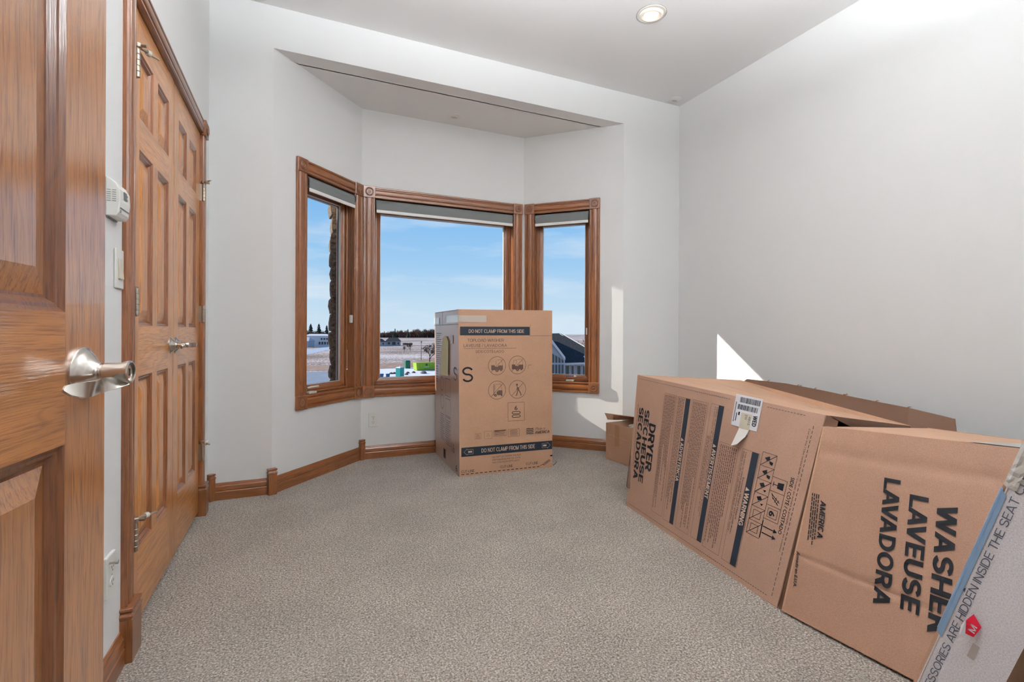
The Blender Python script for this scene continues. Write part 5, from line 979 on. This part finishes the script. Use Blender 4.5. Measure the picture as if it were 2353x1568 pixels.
# neighbour house with dark roof (right window)
nh = root('house', (17.4, 30.58, G), 0, 'neighbour house with black shingle roof outside the right window', 'house')
def W_(mb, name, mat, par=None): return mb.build(name, mat, par or nh, world=True)
e0, e1 = Vector((13.0, 32.48, -1.37)), Vector((20.6, 29.2, -1.09)); dv = (e1 - e0).normalized(); nb = Vector((-dv.y, dv.x, 0))
if nb.y < 0: nb = -nb
back = nb * 9.0
r0, r1 = Vector((14.9, 35.9, 0.80)), Vector((19.31, 34.11, 0.93))
W_(MB().add([e0, e1, r1, r0], [(0, 1, 2, 3)]), 'roof_slope', M['shingle']); hipb = e1 + back; W_(MB().add([e1, hipb, r1], [(0, 1, 2)]), 'roof_slope', M['shingle'])
W_(MB().add([e0 + back, e1 + back, r1, r0], [(0, 1, 2, 3)]), 'roof_slope', M['shingle']); W_(MB().add([e0, e0 + back, r0], [(0, 1, 2)]), 'roof_slope', M['shingle'])
up = Vector((0, 0, 0.035))
W_(MB().add([Vector((19.50, 32.45, 0.06)) + up, Vector((20.45, 29.75, -0.85)) + up, e1 + up * 2, Vector((19.19, 30.25, -1.02)) + up * 3], [(0, 1, 2, 3)]), 'roof_snow', M['snow'])
W_(MB().tube([r1 + up, e1 + up], 0.035, 6), 'ridge_snow', M['snow']); W_(MB().tube([r1 * 0.93 + Vector((17.6, 33.0, 0.55)) * 0.07, Vector((19.4, 33.5, 0.60))], 0.03, 5), 'snow_streak', M['snow'])
W_(MB().add([e0 + Vector((0, 0, -0.02)), e1 + Vector((0, 0, -0.02)), e1 + Vector((0, 0, -0.16)), e0 + Vector((0, 0, -0.16))], [(0, 1, 2, 3)]), 'gutter', M['house_trim'])
f0, f1 = e0 + nb * 0.5 + dv * 0.4, e1 + nb * 0.5 - dv * 0.4
W_(MB().add([Vector((f0.x, f0.y, G)), Vector((f1.x, f1.y, G)), Vector((f1.x, f1.y, -1.2)), Vector((f0.x, f0.y, -1.2))], [(0, 1, 2, 3)]), 'wall', M['siding'])
fo = -nb * 0.04
for k in range(9):
    p = f0 + dv * (3.9 + k * 0.42); w2_ = 0.11 if k % 2 else 0.15
    a_ = Vector((p.x, p.y, 0)) + fo; fr_ = W_(MB().add([a_ + Vector((0, 0, -2.6)), a_ + dv * w2_ * 2 + Vector((0, 0, -2.6)), a_ + dv * w2_ * 2 + Vector((0, 0, -1.38)), a_ + Vector((0, 0, -1.38))], [(0, 1, 2, 3)]), 'window', M['house_trim'])
    a_ = a_ + fo * 0.5 + dv * 0.03; W_(MB().add([a_ + Vector((0, 0, -2.5)), a_ + dv * (w2_ * 2 - 0.06) + Vector((0, 0, -2.5)), a_ + dv * (w2_ * 2 - 0.06) + Vector((0, 0, -1.45)), a_ + Vector((0, 0, -1.45))], [(0, 1, 2, 3)]), 'pane', M['pane_d'], fr_)
# front gable
gp, gl, gr = Vector((15.87, 29.61, 0.76)), Vector((14.4, 30.26, -0.95)), Vector((16.9, 29.16, -0.71)); inn = Vector((0, 0, -0.14)); gb_ = nb * 4.5
W_(MB().add([gp, gr, gr + gb_, gp + gb_ + Vector((0, 0, 0))], [(0, 1, 2, 3)]), 'gable_roof', M['shingle']); W_(MB().add([gp, gl, gl + gb_, gp + gb_], [(0, 1, 2, 3)]), 'gable_roof', M['shingle'])
W_(MB().add([gp, gr, gr + inn * 1.6, gp + inn * 1.9], [(0, 1, 2, 3)]).add([gp, gl, gl + inn * 1.6, gp + inn * 1.9], [(0, 1, 2, 3)]), 'barge_board', M['house_trim'])
bk = nb * 0.25
W_(MB().add([gp + bk + inn, gr + bk + inn, Vector((gr.x, gr.y, G)) + bk, Vector((gl.x, gl.y, G)) + bk, gl + bk + inn], [(0, 1, 2, 3, 4)]), 'gable_wall', M['siding'])
gd = (gr - gl); gd.z = 0; gd.normalize()
for k in range(7):
    p = Vector((gr.x, gr.y, 0)) + nb * 0.2 - gd * (0.10 + k * 0.22); W_(MB().add([p + Vector((0, 0, -2.6)), p - gd * 0.13 + Vector((0, 0, -2.6)), p - gd * 0.13 + Vector((0, 0, -1.25)), p + Vector((0, 0, -1.25))], [(0, 1, 2, 3)]), 'pane', M['pane_d'])
    top = -0.78 + k * 0.13
    if k < 5: W_(MB().add([p + Vector((0, 0, -1.12)), p - gd * 0.13 + Vector((0, 0, -1.12)), p - gd * 0.13 + Vector((0, 0, top - 0.05)), p + Vector((0, 0, top - 0.2))], [(0, 1, 2, 3)]), 'pane', M['pane_d'])
